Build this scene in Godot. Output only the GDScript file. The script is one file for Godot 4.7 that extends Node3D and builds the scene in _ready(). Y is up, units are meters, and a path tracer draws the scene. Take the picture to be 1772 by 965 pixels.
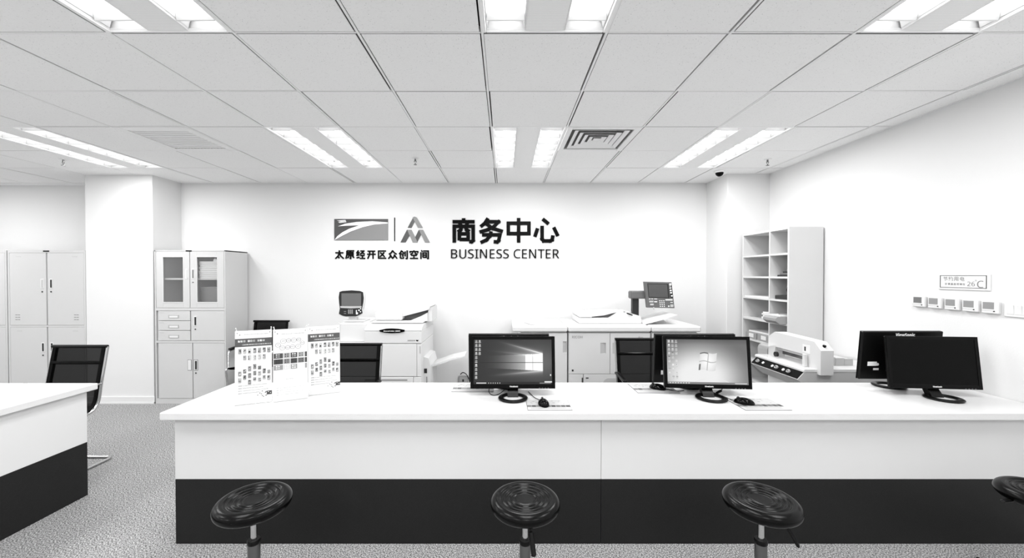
extends Node3D
# A business centre behind a long white reception counter, in black and white.
# Camera at the origin of x and z, looking along -z; metres, y up.

const FOCAL := 680.0      # focal length in pixels of the 1772 x 965 picture
const EYE := 1.514        # camera height
const CEIL := 2.68        # ceiling height
const BACK := 5.02        # distance of the back wall
const TOP := 0.76         # height of the counter tops
const WALL_X := 3.06      # right wall
const LEFT_X := -7.31     # left wall, out of the picture
const NEAR_Z := 2.6       # wall behind the camera
const TILT := 0.632       # the camera looks down by this many degrees
const LAMP := 1.55        # energy of one lamp trough

var M := {}               # materials
var taken := {}           # names of top-level things in use
var rng := RandomNumberGenerator.new()

# ---------------------------------------------------------------- geometry
class G:
	var v := PackedVector3Array()
	var n := PackedVector3Array()
	var uv := PackedVector2Array()
	var xf := Transform3D.IDENTITY

	func put(p: Vector3, q: Vector3, t := Vector2.ZERO) -> void:
		v.append(xf * p)
		n.append((xf.basis * q).normalized())
		uv.append(t)

	# convex polygon with its outward normal
	func poly(p: Array, nn: Vector3, t: Array = []) -> void:
		var cr: Vector3 = (p[1] - p[0]).cross(p[2] - p[0])
		var flip := cr.dot(nn) > 0.0
		for i in range(1, p.size() - 1):
			var o := [0, i + 1, i] if flip else [0, i, i + 1]
			for k in o:
				put(p[k], nn, t[k] if t.size() else Vector2.ZERO)

	# quad with a normal at each corner
	func quad(p: Array, q: Array) -> void:
		var cr: Vector3 = (p[1] - p[0]).cross(p[2] - p[0])
		if cr.length() < 1e-12:
			cr = (p[2] - p[0]).cross(p[3] - p[0])
		var s: Vector3 = q[0] + q[1] + q[2] + q[3]
		var o := [0, 2, 1, 0, 3, 2] if cr.dot(s) > 0.0 else [0, 1, 2, 0, 2, 3]
		for k in o:
			put(p[k], q[k])

	# box with chamfered edges
	func box(c: Vector3, s: Vector3, b := 0.0, bs := Basis.IDENTITY) -> G:
		var h := s * 0.5
		b = minf(b, minf(h.x, minf(h.y, h.z)) * 0.9)
		for ax in 3:
			for sg in [-1.0, 1.0]:
				var u := (ax + 1) % 3
				var w := (ax + 2) % 3
				var nn := Vector3.ZERO
				nn[ax] = sg
				var pts := []
				for k in [[-1, -1], [1, -1], [1, 1], [-1, 1]]:
					var p := Vector3.ZERO
					p[ax] = sg * h[ax]
					p[u] = k[0] * (h[u] - b)
					p[w] = k[1] * (h[w] - b)
					pts.append(c + bs * p)
				poly(pts, bs * nn, [Vector2(0, 1), Vector2(1, 1), Vector2(1, 0), Vector2(0, 0)])
		if b <= 0.0:
			return self
		for ax in 3:
			var u := (ax + 1) % 3
			var w := (ax + 2) % 3
			for su in [-1.0, 1.0]:
				for sw in [-1.0, 1.0]:
					var nn := Vector3.ZERO
					nn[u] = su
					nn[w] = sw
					var pts := []
					for k in [[-1, 0], [1, 0], [1, 1], [-1, 1]]:
						var p := Vector3.ZERO
						p[ax] = k[0] * (h[ax] - b)
						p[u] = su * (h[u] - (b if k[1] == 1 else 0.0))
						p[w] = sw * (h[w] - (0.0 if k[1] == 1 else b))
						pts.append(c + bs * p)
					poly(pts, bs * nn.normalized())
		for sx in [-1.0, 1.0]:
			for sy in [-1.0, 1.0]:
				for sz in [-1.0, 1.0]:
					var e := Vector3(sx * h.x, sy * h.y, sz * h.z)
					poly([c + bs * (e - Vector3(0, sy * b, sz * b)), c + bs * (e - Vector3(sx * b, 0, sz * b)), c + bs * (e - Vector3(sx * b, sy * b, 0))], bs * Vector3(sx, sy, sz).normalized())
		return self

	# box given by two corners
	func span(a: Vector3, e: Vector3, b := 0.0) -> G:
		return box((a + e) * 0.5, (e - a).abs(), b)

	# turned profile (x = radius, y = height), smooth where it bends little
	func lathe(prof: Array, seg := 32, at := Vector3.ZERO, bs := Basis.IDENTITY, sx := 1.0, sz := 1.0) -> G:
		var m := prof.size()
		var sn := []
		for i in m - 1:
			var d: Vector2 = prof[i + 1] - prof[i]
			sn.append(Vector2(d.y, -d.x).normalized())
		for i in m - 1:
			var na: Vector2 = sn[i]
			var nb: Vector2 = sn[i]
			if i > 0 and sn[i - 1].dot(sn[i]) > 0.55:
				na = (sn[i - 1] + sn[i]).normalized()
			if i < m - 2 and sn[i + 1].dot(sn[i]) > 0.55:
				nb = (sn[i + 1] + sn[i]).normalized()
			for k in seg:
				var pts := []
				var nn := []
				for e in [[i, k, na], [i + 1, k, nb], [i + 1, k + 1, nb], [i, k + 1, na]]:
					var a: float = TAU * e[1] / seg
					var pr: Vector2 = prof[e[0]]
					var nr: Vector2 = e[2]
					pts.append(at + bs * Vector3(pr.x * cos(a) * sx, pr.y, pr.x * sin(a) * sz))
					nn.append(bs * Vector3(nr.x * cos(a), nr.y, nr.x * sin(a)))
				quad(pts, nn)
		return self

	func rod(a: Vector3, b: Vector3, r: float, seg := 12, r2 := -1.0) -> G:
		return tube([a, b], r, seg, r2)

	# round tube along a path
	func tube(path: Array, r: float, seg := 10, r2 := -1.0) -> G:
		if r2 < 0.0:
			r2 = r
		var m := path.size()
		var rings := []
		var side := Vector3.ZERO
		for i in m:
			var t: Vector3 = (path[mini(i + 1, m - 1)] - path[maxi(i - 1, 0)]).normalized()
			if i == 0:
				side = t.cross(Vector3.UP if absf(t.y) < 0.9 else Vector3.RIGHT).normalized()
			else:
				side = (side - t * side.dot(t)).normalized()
			var up := t.cross(side)
			var rr := lerpf(r, r2, float(i) / maxi(1, m - 1))
			var ring := []
			for k in seg:
				var a := TAU * k / seg
				var o := side * cos(a) + up * sin(a)
				ring.append([path[i] + o * rr, o])
			rings.append(ring)
		for i in m - 1:
			for k in seg:
				var k2 := (k + 1) % seg
				var c := [rings[i][k], rings[i][k2], rings[i + 1][k2], rings[i + 1][k]]
				quad([c[0][0], c[1][0], c[2][0], c[3][0]], [c[0][1], c[1][1], c[2][1], c[3][1]])
		for e in [0, m - 1]:
			var pts := []
			for k in seg:
				pts.append(rings[e][k][0])
			poly(pts, ((path[0] - path[1]) if e == 0 else (path[m - 1] - path[m - 2])).normalized())
		return self

	# outline in x and y, extruded from z = 0 to z = h, then placed
	func prism(outline: Array, h: float, place := Transform3D.IDENTITY) -> G:
		var pts := PackedVector2Array(outline)
		if Geometry2D.is_polygon_clockwise(pts):
			pts.reverse()
		var idx := Geometry2D.triangulate_polygon(pts)
		for z in [0.0, h]:
			for i in range(0, idx.size(), 3):
				var t := []
				for k in 3:
					t.append(place * Vector3(pts[idx[i + k]].x, pts[idx[i + k]].y, z))
				poly(t, place.basis * Vector3(0, 0, -1.0 if (z == 0.0) == (h > 0.0) else 1.0))
		# which way is out on a side depends on the turning sense, which is fixed above
		var area := 0.0
		for i in pts.size():
			area += pts[i].cross(pts[(i + 1) % pts.size()])
		for i in pts.size():
			var a := pts[i]
			var b := pts[(i + 1) % pts.size()]
			var d := (b - a).normalized() * signf(area)
			poly([place * Vector3(a.x, a.y, 0), place * Vector3(b.x, b.y, 0), place * Vector3(b.x, b.y, h), place * Vector3(a.x, a.y, h)], place.basis * Vector3(d.y, -d.x, 0))
		return self

	# flat picture with texture coordinates: centre, half-width vector, half-height vector
	func picture(c: Vector3, hw: Vector3, hh: Vector3) -> G:
		poly([c - hw - hh, c + hw - hh, c + hw + hh, c - hw + hh], hw.cross(hh).normalized(), [Vector2(0, 1), Vector2(1, 1), Vector2(1, 0), Vector2(0, 0)])
		return self

	func mesh() -> ArrayMesh:
		var a := []
		a.resize(Mesh.ARRAY_MAX)
		a[Mesh.ARRAY_VERTEX] = v
		a[Mesh.ARRAY_NORMAL] = n
		a[Mesh.ARRAY_TEX_UV] = uv
		var m := ArrayMesh.new()
		m.add_surface_from_arrays(Mesh.PRIMITIVE_TRIANGLES, a)
		return m

func g(x := Transform3D.IDENTITY) -> G:
	var o := G.new()
	o.xf = x
	return o

# smooth path through points
func curve(pts: Array, steps := 6) -> Array:
	var out := []
	for i in pts.size() - 1:
		var a: Vector3 = pts[maxi(i - 1, 0)]
		var b: Vector3 = pts[i]
		var c: Vector3 = pts[i + 1]
		var d: Vector3 = pts[mini(i + 2, pts.size() - 1)]
		for k in steps:
			out.append(b.cubic_interpolate(c, a, d, float(k) / steps))
	out.append(pts[-1])
	return out

# path with rounded corners
func rounded(pts: Array, r: float, steps := 5) -> Array:
	var out := [pts[0]]
	for i in range(1, pts.size() - 1):
		var p: Vector3 = pts[i]
		var a: Vector3 = pts[i - 1]
		var b: Vector3 = pts[i + 1]
		var q := minf(r, minf(p.distance_to(a), p.distance_to(b)) * 0.49)
		var s := p + (a - p).normalized() * q
		var e := p + (b - p).normalized() * q
		for k in steps + 1:
			var t := float(k) / steps
			out.append(s.lerp(p, t).lerp(p.lerp(e, t), t))
	out.append(pts[-1])
	return out

# the point that a pixel of the photograph shows, at a distance along -z
func at(px: float, py: float, d: float) -> Vector3:
	var ray := Vector3((px - 874.0) / FOCAL, -(py - 482.5) / FOCAL, -1.0).rotated(Vector3.RIGHT, deg_to_rad(-TILT))
	return Vector3(0, EYE, 0) + ray * (d / -ray.z)

# ---------------------------------------------------------------- nodes
func numbered(called: String) -> String:
	taken[called] = taken.get(called, -1) + 1
	return called if taken[called] == 0 else "%s_%03d" % [called, taken[called]]

func tag(o: Node, label: String, category: String, group := "") -> Node:
	o.set_meta("label", label)
	o.set_meta("category", category)
	if group:
		o.set_meta("group", group)
	return o

func thing(called: String, label: String, category: String, where := Vector3.ZERO, turn := 0.0, group := "") -> Node3D:
	var o := Node3D.new()
	o.name = numbered(called)
	add_child(o)
	o.position = where
	o.rotation.y = turn
	tag(o, label, category, group)
	return o

func part(parent: Node, called: String, shape, m: Material, label := "") -> MeshInstance3D:
	var o := MeshInstance3D.new()
	o.name = called
	o.mesh = shape.mesh() if shape is G else shape
	o.material_override = m
	o.cast_shadow = GeometryInstance3D.SHADOW_CASTING_SETTING_ON
	if label:
		o.set_meta("label", label)
	parent.add_child(o, true)
	return o

func solo(called: String, shape, m: Material, label: String, category: String, where := Vector3.ZERO, turn := 0.0, group := "") -> MeshInstance3D:
	var o := part(self, numbered(called), shape, m)
	o.position = where
	o.rotation.y = turn
	tag(o, label, category, group)
	return o

func struct(called: String, shape, m: Material) -> MeshInstance3D:
	var o := part(self, called, shape, m)
	o.set_meta("kind", "structure")
	return o

func copy_of(o: Node3D, called: String, where: Vector3, turn := 0.0, label := "") -> Node3D:
	var c: Node3D = o.duplicate()
	c.name = numbered(called)
	add_child(c)
	c.position = where
	c.rotation.y = turn
	if label:
		c.set_meta("label", label)
	return c

# ---------------------------------------------------------------- materials
func grey(v: float) -> Color:
	return Color(v, v, v)

func mat(called: String, v: float, rough := 0.6, metal := 0.0, spec := 0.5) -> StandardMaterial3D:
	var m := StandardMaterial3D.new()
	m.resource_name = called
	m.albedo_color = grey(v)
	m.roughness = rough
	m.metallic = metal
	m.metallic_specular = spec
	M[called] = m
	return m

func noise_tex(freq: float, lo: float, hi: float, sd: int, type := FastNoiseLite.TYPE_SIMPLEX_SMOOTH, oct := 3, size := 512) -> NoiseTexture2D:
	var f := FastNoiseLite.new()
	f.seed = sd
	f.noise_type = type
	f.frequency = freq
	f.fractal_octaves = oct
	var t := NoiseTexture2D.new()
	t.width = size
	t.height = size
	t.seamless = true
	t.noise = f
	var r := Gradient.new()
	r.set_color(0, grey(lo))
	r.set_color(1, grey(hi))
	t.color_ramp = r
	return t

func triplanar(m: StandardMaterial3D, per_metre: float) -> void:
	m.uv1_triplanar = true
	m.uv1_world_triplanar = true
	m.uv1_scale = Vector3.ONE * per_metre

func picture_mat(called: String, im: Image, rough := 0.5, glow := 0.0) -> StandardMaterial3D:
	var m := mat(called, 1.0, rough)
	var t := ImageTexture.create_from_image(im)
	if glow > 0.0:
		m.albedo_color = grey(0.02)
		m.emission_enabled = true
		m.emission = Color.BLACK
		m.emission_texture = t
		m.emission_energy_multiplier = glow
	else:
		m.albedo_texture = t
	return m

func sheet(w: int, h: int, v: float) -> Image:
	var im := Image.create(w, h, false, Image.FORMAT_RGB8)
	im.fill(grey(v))
	return im

func rect(im: Image, x: float, y: float, w: float, h: float, v: float) -> void:
	im.fill_rect(Rect2i(int(x), int(y), maxi(1, int(w)), maxi(1, int(h))), grey(v))

func materials() -> void:
	mat("wall_paint", 0.875, 0.85, 0.0, 0.3)
	M.wall_paint.heightmap_enabled = true
	M.wall_paint.heightmap_texture = noise_tex(0.05, 0.0, 1.0, 4)
	M.wall_paint.heightmap_scale = 0.03
	triplanar(M.wall_paint, 3.0)
	mat("skirting", 0.88, 0.5)
	var c := mat("carpet", 1.0, 1.0, 0.0, 0.1)
	c.albedo_texture = noise_tex(0.11, 0.21, 0.94, 7, FastNoiseLite.TYPE_SIMPLEX, 5, 1024)
	c.heightmap_enabled = true
	c.heightmap_texture = noise_tex(0.35, 0.0, 1.0, 9, FastNoiseLite.TYPE_SIMPLEX, 2, 1024)
	c.heightmap_scale = 0.12
	triplanar(c, 0.8)
	# mineral-fibre tile with pinholes
	var im := sheet(512, 512, 0.95)
	rng.seed = 11
	for i in 2600:
		var v := 0.95 + rng.randf_range(-0.035, 0.02)
		rect(im, rng.randi_range(0, 505), rng.randi_range(0, 508), rng.randi_range(2, 7), rng.randi_range(2, 4), v)
	for i in 420:
		rect(im, rng.randi_range(0, 509), rng.randi_range(0, 509), rng.randi_range(1, 3), rng.randi_range(1, 2), rng.randf_range(0.6, 0.8))
	var t := picture_mat("ceiling_tile", im, 0.95)
	triplanar(t, 1.7)
	mat("tile_core", 0.48, 0.95)
	mat("tee_bar", 0.93, 0.5)
	mat("slab", 0.45, 0.95)
	# punched sheet: fine dots
	im = sheet(256, 256, 0.97)
	for y in range(0, 256, 8):
		for x in range(0, 256, 8):
			rect(im, x + (4 if (y / 8) % 2 else 0), y, 4, 4, 0.84)
	var pf := picture_mat("perforated", im, 0.5)
	triplanar(pf, 6.0)
	mat("lamp_white", 0.95, 0.4)
	var tb := mat("lamp_tube", 0.95, 0.4)
	tb.emission_enabled = true
	tb.emission = Color.WHITE
	tb.emission_energy_multiplier = 4.0
	mat("vent_white", 0.93, 0.5)
	mat("galvanised", 0.75, 0.5, 0.3)
	mat("chrome", 0.78, 0.12, 1.0)
	mat("brushed_steel", 0.46, 0.3, 1.0)
	mat("black_plastic", 0.03, 0.35, 0.0, 0.3)
	mat("black_matt", 0.03, 0.6, 0.0, 0.2)
	mat("black_gloss", 0.015, 0.12, 0.0, 0.25)
	mat("vinyl", 0.012, 0.25, 0.0, 0.28)
	var me := mat("mesh_fabric", 0.05, 0.8, 0.0, 0.2)
	me.transparency = BaseMaterial3D.TRANSPARENCY_ALPHA
	me.albedo_color = Color(0.05, 0.05, 0.05, 0.95)
	# counter
	var ct := mat("counter_top", 1.0, 0.32)
	ct.albedo_texture = noise_tex(0.3, 0.83, 0.87, 21, FastNoiseLite.TYPE_VALUE, 2)
	triplanar(ct, 5.0)
	mat("counter_white", 0.85, 0.45)
	var cd := mat("counter_dark", 1.0, 0.42, 0.0, 0.3)
	cd.albedo_texture = noise_tex(0.25, 0.10, 0.15, 23, FastNoiseLite.TYPE_VALUE, 2)
	triplanar(cd, 4.0)
	# office machines and cabinets
	mat("cabinet_grey", 0.78, 0.5)
	mat("rim_dark", 0.16, 0.4, 0.0, 0.35)
	mat("machine_white", 0.85, 0.5)
	mat("machine_cream", 0.81, 0.5)
	mat("machine_grey", 0.72, 0.5)
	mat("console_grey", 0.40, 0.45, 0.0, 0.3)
	mat("console_screen", 0.30, 0.25)
	mat("console_light", 0.72, 0.4)
	mat("recess", 0.45, 0.7)
	mat("white_paper", 0.88, 0.8)
	mat("off_paper", 0.84, 0.8)
	mat("print_grey", 0.5, 0.7)
	mat("print_and_shade_dark", 0.12, 0.6)  # dark print and marks, also the painted shade of the finisher opening
	mat("print_light", 0.66, 0.7)
	mat("white_plastic", 0.87, 0.4)
	mat("button_white", 0.95, 0.4)
	mat("lcd", 0.55, 0.3)
	mat("lcd_dark", 0.42, 0.3)
	mat("shelf_white", 0.82, 0.55)
	mat("book_grey", 0.45, 0.7)
	mat("book_dark", 0.16, 0.7)
	mat("box_grey", 0.58, 0.7)
	mat("cutter_body", 0.73, 0.5)
	mat("cutter_light", 0.82, 0.5)
	mat("sign_black", 0.02, 0.35, 0.0, 0.2)
	mat("sign_grey", 0.50, 0.35)
	mat("sign_mid", 0.26, 0.35)
	mat("sign_white", 0.95, 0.4)
	var gl := mat("cabinet_glass", 0.6, 0.05)
	gl.transparency = BaseMaterial3D.TRANSPARENCY_ALPHA
	gl.albedo_color = Color(0.6, 0.6, 0.6, 0.06)
	var ac := mat("clear_guard", 0.95, 0.05)
	ac.transparency = BaseMaterial3D.TRANSPARENCY_ALPHA
	ac.albedo_color = Color(0.95, 0.95, 0.95, 0.15)
	var tt := mat("frosted_tray", 0.9, 0.5)
	tt.transparency = BaseMaterial3D.TRANSPARENCY_ALPHA
	tt.albedo_color = Color(0.92, 0.92, 0.92, 0.6)

# ---------------------------------------------------------------- camera, light
func view() -> void:
	var cam := Camera3D.new()
	cam.name = "camera"
	add_child(cam)
	cam.position = Vector3(0, EYE, 0)
	cam.rotation_degrees.x = -TILT
	cam.projection = Camera3D.PROJECTION_FRUSTUM
	cam.near = 0.05
	cam.far = 100.0
	cam.size = 965.0 / FOCAL * 0.05
	cam.frustum_offset = Vector2(12.0 / FOCAL * 0.05, 0.0)
	cam.current = true
	var e := Environment.new()
	e.background_mode = Environment.BG_COLOR
	e.background_color = Color.BLACK
	e.tonemap_mode = Environment.TONE_MAPPER_LINEAR
	e.tonemap_exposure = 1.0
	e.sdfgi_enabled = true
	e.ssao_enabled = true
	e.ssil_enabled = true
	var w := WorldEnvironment.new()
	w.name = "environment"
	w.environment = e
	add_child(w)

# recessed lamp with two tubes in louvred troughs and a punched strip between; x0, z0 = corner with the smallest x and the largest z
func ceiling_light(x0: float, z0: float, label: String) -> void:
	var t := thing("ceiling_light", label, "ceiling light", Vector3(x0 + 0.3, CEIL, z0 - 0.6), 0.0, "recessed twin-tube ceiling lights")
	var f := g()
	for s in [-1.0, 1.0]:
		f.box(Vector3(s * 0.290, 0.006, 0), Vector3(0.020, 0.016, 1.196), 0.003)
		f.box(Vector3(0, 0.006, s * 0.590), Vector3(0.56, 0.016, 0.018), 0.003)
	f.box(Vector3(0, 0.105, 0), Vector3(0.59, 0.006, 1.19))
	for s in [-1.0, 1.0]:
		f.box(Vector3(s * 0.294, 0.055, 0), Vector3(0.004, 0.1, 1.19))
		f.box(Vector3(0, 0.055, s * 0.594), Vector3(0.58, 0.1, 0.004))
	part(t, "frame", f, M.lamp_white)
	part(t, "perforated_strip", g().box(Vector3(0, 0.003, 0), Vector3(0.186, 0.006, 1.162)).box(Vector3(-0.094, 0.04, 0), Vector3(0.004, 0.08, 1.16)).box(Vector3(0.094, 0.04, 0), Vector3(0.004, 0.08, 1.16)), M.perforated)
	for s in [-1.0, 1.0]:
		var c: float = s * 0.188
		# curved reflector
		var r := g()
		var pr := []
		for k in 9:
			var a := PI * k / 8.0
			pr.append(Vector2(c - cos(a) * 0.09, 0.012 + sin(a) * 0.078))
		for k in 8:
			var a: Vector2 = pr[k]
			var b: Vector2 = pr[k + 1]
			var nn := Vector3(c - (a.x + b.x) * 0.5, 0.01 - (a.y + b.y) * 0.5, 0).normalized()
			r.poly([Vector3(a.x, a.y, -0.58), Vector3(b.x, b.y, -0.58), Vector3(b.x, b.y, 0.58), Vector3(a.x, a.y, 0.58)], nn)
		part(t, "reflector", r, M.lamp_white)
		part(t, "lamp_tube", g().rod(Vector3(c, 0.052, -0.56), Vector3(c, 0.052, 0.56), 0.014, 12), M.lamp_tube)
		for k in 7:
			var z := -0.51 + k * 0.17
			# wedge-shaped cross blade
			var b := g()
			var o := [Vector2(-0.004, 0.0), Vector2(0.004, 0.0), Vector2(0.013, 0.034), Vector2(-0.013, 0.034)]
			b.prism(o, 0.172, Transform3D(Basis(Vector3(0, 0, 1), Vector3(0, 1, 0), Vector3(1, 0, 0)), Vector3(c - 0.086, 0.002, z)))
			part(t, "louvre_blade", b, M.lamp_white)
		var l := AreaLight3D.new()
		l.name = "trough_light"
		l.area_size = Vector2(0.17, 1.14)
		l.area_normalize_energy = true
		l.light_energy = LAMP
		l.shadow_enabled = true
		l.area_range = 20.0
		l.area_attenuation = 2.0
		l.rotation.x = -PI / 2
		l.position = Vector3(c, 0.0005, 0)
		t.add_child(l, true)

# ---------------------------------------------------------------- setting
func in_lamp(x: float, z: float) -> bool:
	for c in [1.69, -0.11, -1.91, -4.31, -6.71]:
		if x > c and x < c + 0.6 and (z < -3.11 and z > -4.31 or z < -0.71 and z > -1.91 or z > 0.49 and z < 1.69):
			return true
	return x > 0.49 and x < 1.09 and z < -3.11 and z > -3.71 or x > -3.11 and x < -2.51 and z < -3.11 and z > -3.71

func setting() -> void:
	struct("floor", g().span(Vector3(LEFT_X - 0.2, -0.2, -BACK - 0.4), Vector3(WALL_X + 0.2, 0, NEAR_Z + 0.2)), M.carpet)
	struct("wall_back", g().span(Vector3(-4.15, 0, -BACK - 0.25), Vector3(WALL_X + 0.2, 3.0, -BACK)), M.wall_paint)
	struct("wall_back_left", g().span(Vector3(LEFT_X - 0.2, 0, -BACK - 0.38), Vector3(-4.15, 3.0, -BACK - 0.13)), M.wall_paint)
	struct("wall_right", g().span(Vector3(WALL_X, 0, -BACK - 0.2), Vector3(WALL_X + 0.2, 3.0, NEAR_Z)), M.wall_paint)
	struct("wall_left", g().span(Vector3(LEFT_X - 0.2, 0, -BACK - 0.2), Vector3(LEFT_X, 3.0, NEAR_Z)), M.wall_paint)
	struct("wall_front", g().span(Vector3(LEFT_X - 0.2, 0, NEAR_Z), Vector3(WALL_X + 0.2, 3.0, NEAR_Z + 0.2)), M.wall_paint)
	struct("wall_pillar_left", g().span(Vector3(-4.92, 0, -BACK - 0.15), Vector3(-4.13, 3.0, -4.61), 0.004), M.wall_paint)
	struct("wall_pillar_right", g().span(Vector3(2.57, 0, -BACK - 0.02), Vector3(WALL_X + 0.02, 3.0, -4.556), 0.004), M.wall_paint)
	var sk := func(a: Vector3, b: Vector3) -> G: return g().span(a, b, 0.003)
	struct("baseboard_back", sk.call(Vector3(-4.12, 0, -BACK), Vector3(2.57, 0.09, -BACK + 0.012)), M.skirting)
	struct("baseboard_back_left", sk.call(Vector3(LEFT_X, 0, -BACK - 0.13), Vector3(-4.92, 0.09, -BACK - 0.118)), M.skirting)
	struct("baseboard_right", sk.call(Vector3(WALL_X - 0.012, 0, -4.556), Vector3(WALL_X, 0.09, NEAR_Z)), M.skirting)
	struct("baseboard_left", sk.call(Vector3(LEFT_X, 0, -BACK - 0.1), Vector3(LEFT_X + 0.012, 0.09, NEAR_Z)), M.skirting)
	struct("baseboard_front", sk.call(Vector3(LEFT_X + 0.012, 0, NEAR_Z - 0.012), Vector3(WALL_X - 0.012, 0.09, NEAR_Z)), M.skirting)
	struct("baseboard_pillar", g().span(Vector3(-4.934, 0, -4.61), Vector3(-4.116, 0.085, -4.594), 0.003).span(Vector3(-4.934, 0, -4.61), Vector3(-4.116, 0.02, -4.588)), M.skirting)
	# ceiling: slab, runners, tees and lay-in tiles
	var ce := Node3D.new()
	ce.name = "ceiling"
	ce.set_meta("kind", "structure")
	add_child(ce)
	part(ce, "slab", g().span(Vector3(LEFT_X - 0.2, 3.0, -BACK - 0.4), Vector3(WALL_X + 0.2, 3.15, NEAR_Z + 0.2)), M.slab)
	var xs := []
	for k in range(-12, 6):
		xs.append(-0.11 + 0.6 * k)
	xs.append(WALL_X)
	var zs := [-BACK]
	for k in 12:
		zs.append(-4.31 + 0.6 * k)
	zs.append(NEAR_Z)
	for i in range(1, xs.size() - 1):
		part(ce, "main_runner", g().span(Vector3(xs[i] - 0.006, CEIL - 0.001, -BACK - 0.1), Vector3(xs[i] + 0.006, CEIL + 0.03, NEAR_Z)), M.tee_bar)
	for z in zs.slice(1, -1):
		for i in xs.size() - 1:
			if in_lamp((xs[i] + xs[i + 1]) * 0.5, z):
				continue
			part(ce, "cross_tee", g().span(Vector3(xs[i] + 0.008, CEIL + 0.001, z - 0.005), Vector3(xs[i + 1] - 0.008, CEIL + 0.03, z + 0.005)), M.tee_bar)
	rng.seed = 5
	var cut := {}
	for j in zs.size() - 1:
		for i in xs.size() - 1:
			var x: float = (xs[i] + xs[i + 1]) * 0.5
			var z: float = (zs[j] + zs[j + 1]) * 0.5
			if in_lamp(x, z):
				continue
			var w: float = xs[i + 1] - xs[i]
			var d: float = zs[j + 1] - zs[j]
			var key := "%.3f %.3f" % [w, d]
			if not cut.has(key):
				cut[key] = [g().box(Vector3(0, -0.0085, 0), Vector3(w - 0.024, 0.003, d - 0.018), 0.0006).mesh(), g().box(Vector3(0, 0.0015, 0), Vector3(w - 0.0245, 0.017, d - 0.0185)).mesh()]
			var o := part(ce, "ceiling_tile", cut[key][0], M.ceiling_tile)
			part(o, "tile_core", cut[key][1], M.tile_core)
			o.position = Vector3(x + rng.randf_range(-0.005, 0.005), CEIL + 0.010 + rng.randf_range(-0.001, 0.001), z + rng.randf_range(-0.0032, 0.0032))
	# the strip of ceiling over the recess left of the pillar
	part(ce, "ceiling_tile", g().span(Vector3(LEFT_X, CEIL, -BACK - 0.13), Vector3(-4.92, CEIL + 0.018, -BACK - 0.004)), M.ceiling_tile)
	var tr := func(called: String, a: Vector3, b: Vector3) -> void: struct(called, g().span(a, b), M.tee_bar)
	tr.call("trim_1", Vector3(-4.13, CEIL - 0.003, -BACK), Vector3(2.57, CEIL, -BACK + 0.016))
	tr.call("trim_2", Vector3(WALL_X - 0.016, CEIL - 0.003, -4.556), Vector3(WALL_X, CEIL, NEAR_Z))
	tr.call("trim_3", Vector3(2.554, CEIL - 0.003, -4.556), Vector3(WALL_X, CEIL, -4.54))
	tr.call("trim_4", Vector3(-4.92, CEIL - 0.003, -4.61), Vector3(-4.13, CEIL, -4.594))

func lamps() -> void:
	var rows := [[-3.11, ["right ceiling light of the row by the wall lettering, next to the right wall", "ceiling light beside the square dark air diffuser, facing the wall lettering", "ceiling light over the two copiers' left end, right of the pale return grille", "ceiling light in front of the white pillar, left of the return grille"]],
		[-0.71, ["ceiling light directly over the counter's monitor pair with the bright desktop", "ceiling light directly above the counter's middle", "ceiling light above the counter's brochure end", "ceiling light above the short left counter"]],
		[1.69, ["ceiling light behind the viewpoint, near the right wall", "ceiling light behind the viewpoint, facing the counter's middle", "ceiling light behind the viewpoint, facing the counter's left end", "ceiling light behind the viewpoint, facing the short left counter"]]]
	var cols := [1.69, -0.11, -1.91, -4.31]
	for r in rows:
		for i in 4:
			ceiling_light(cols[i], r[0], r[1][i])
	for z in [-3.11, -0.71, 1.69]:
		ceiling_light(-6.71, z, "ceiling light by the far left wall, %s" % ("in front of the lockers" if z < -3.0 else ("level with the short counter" if z < 0.0 else "farthest from the lockers")))

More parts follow.
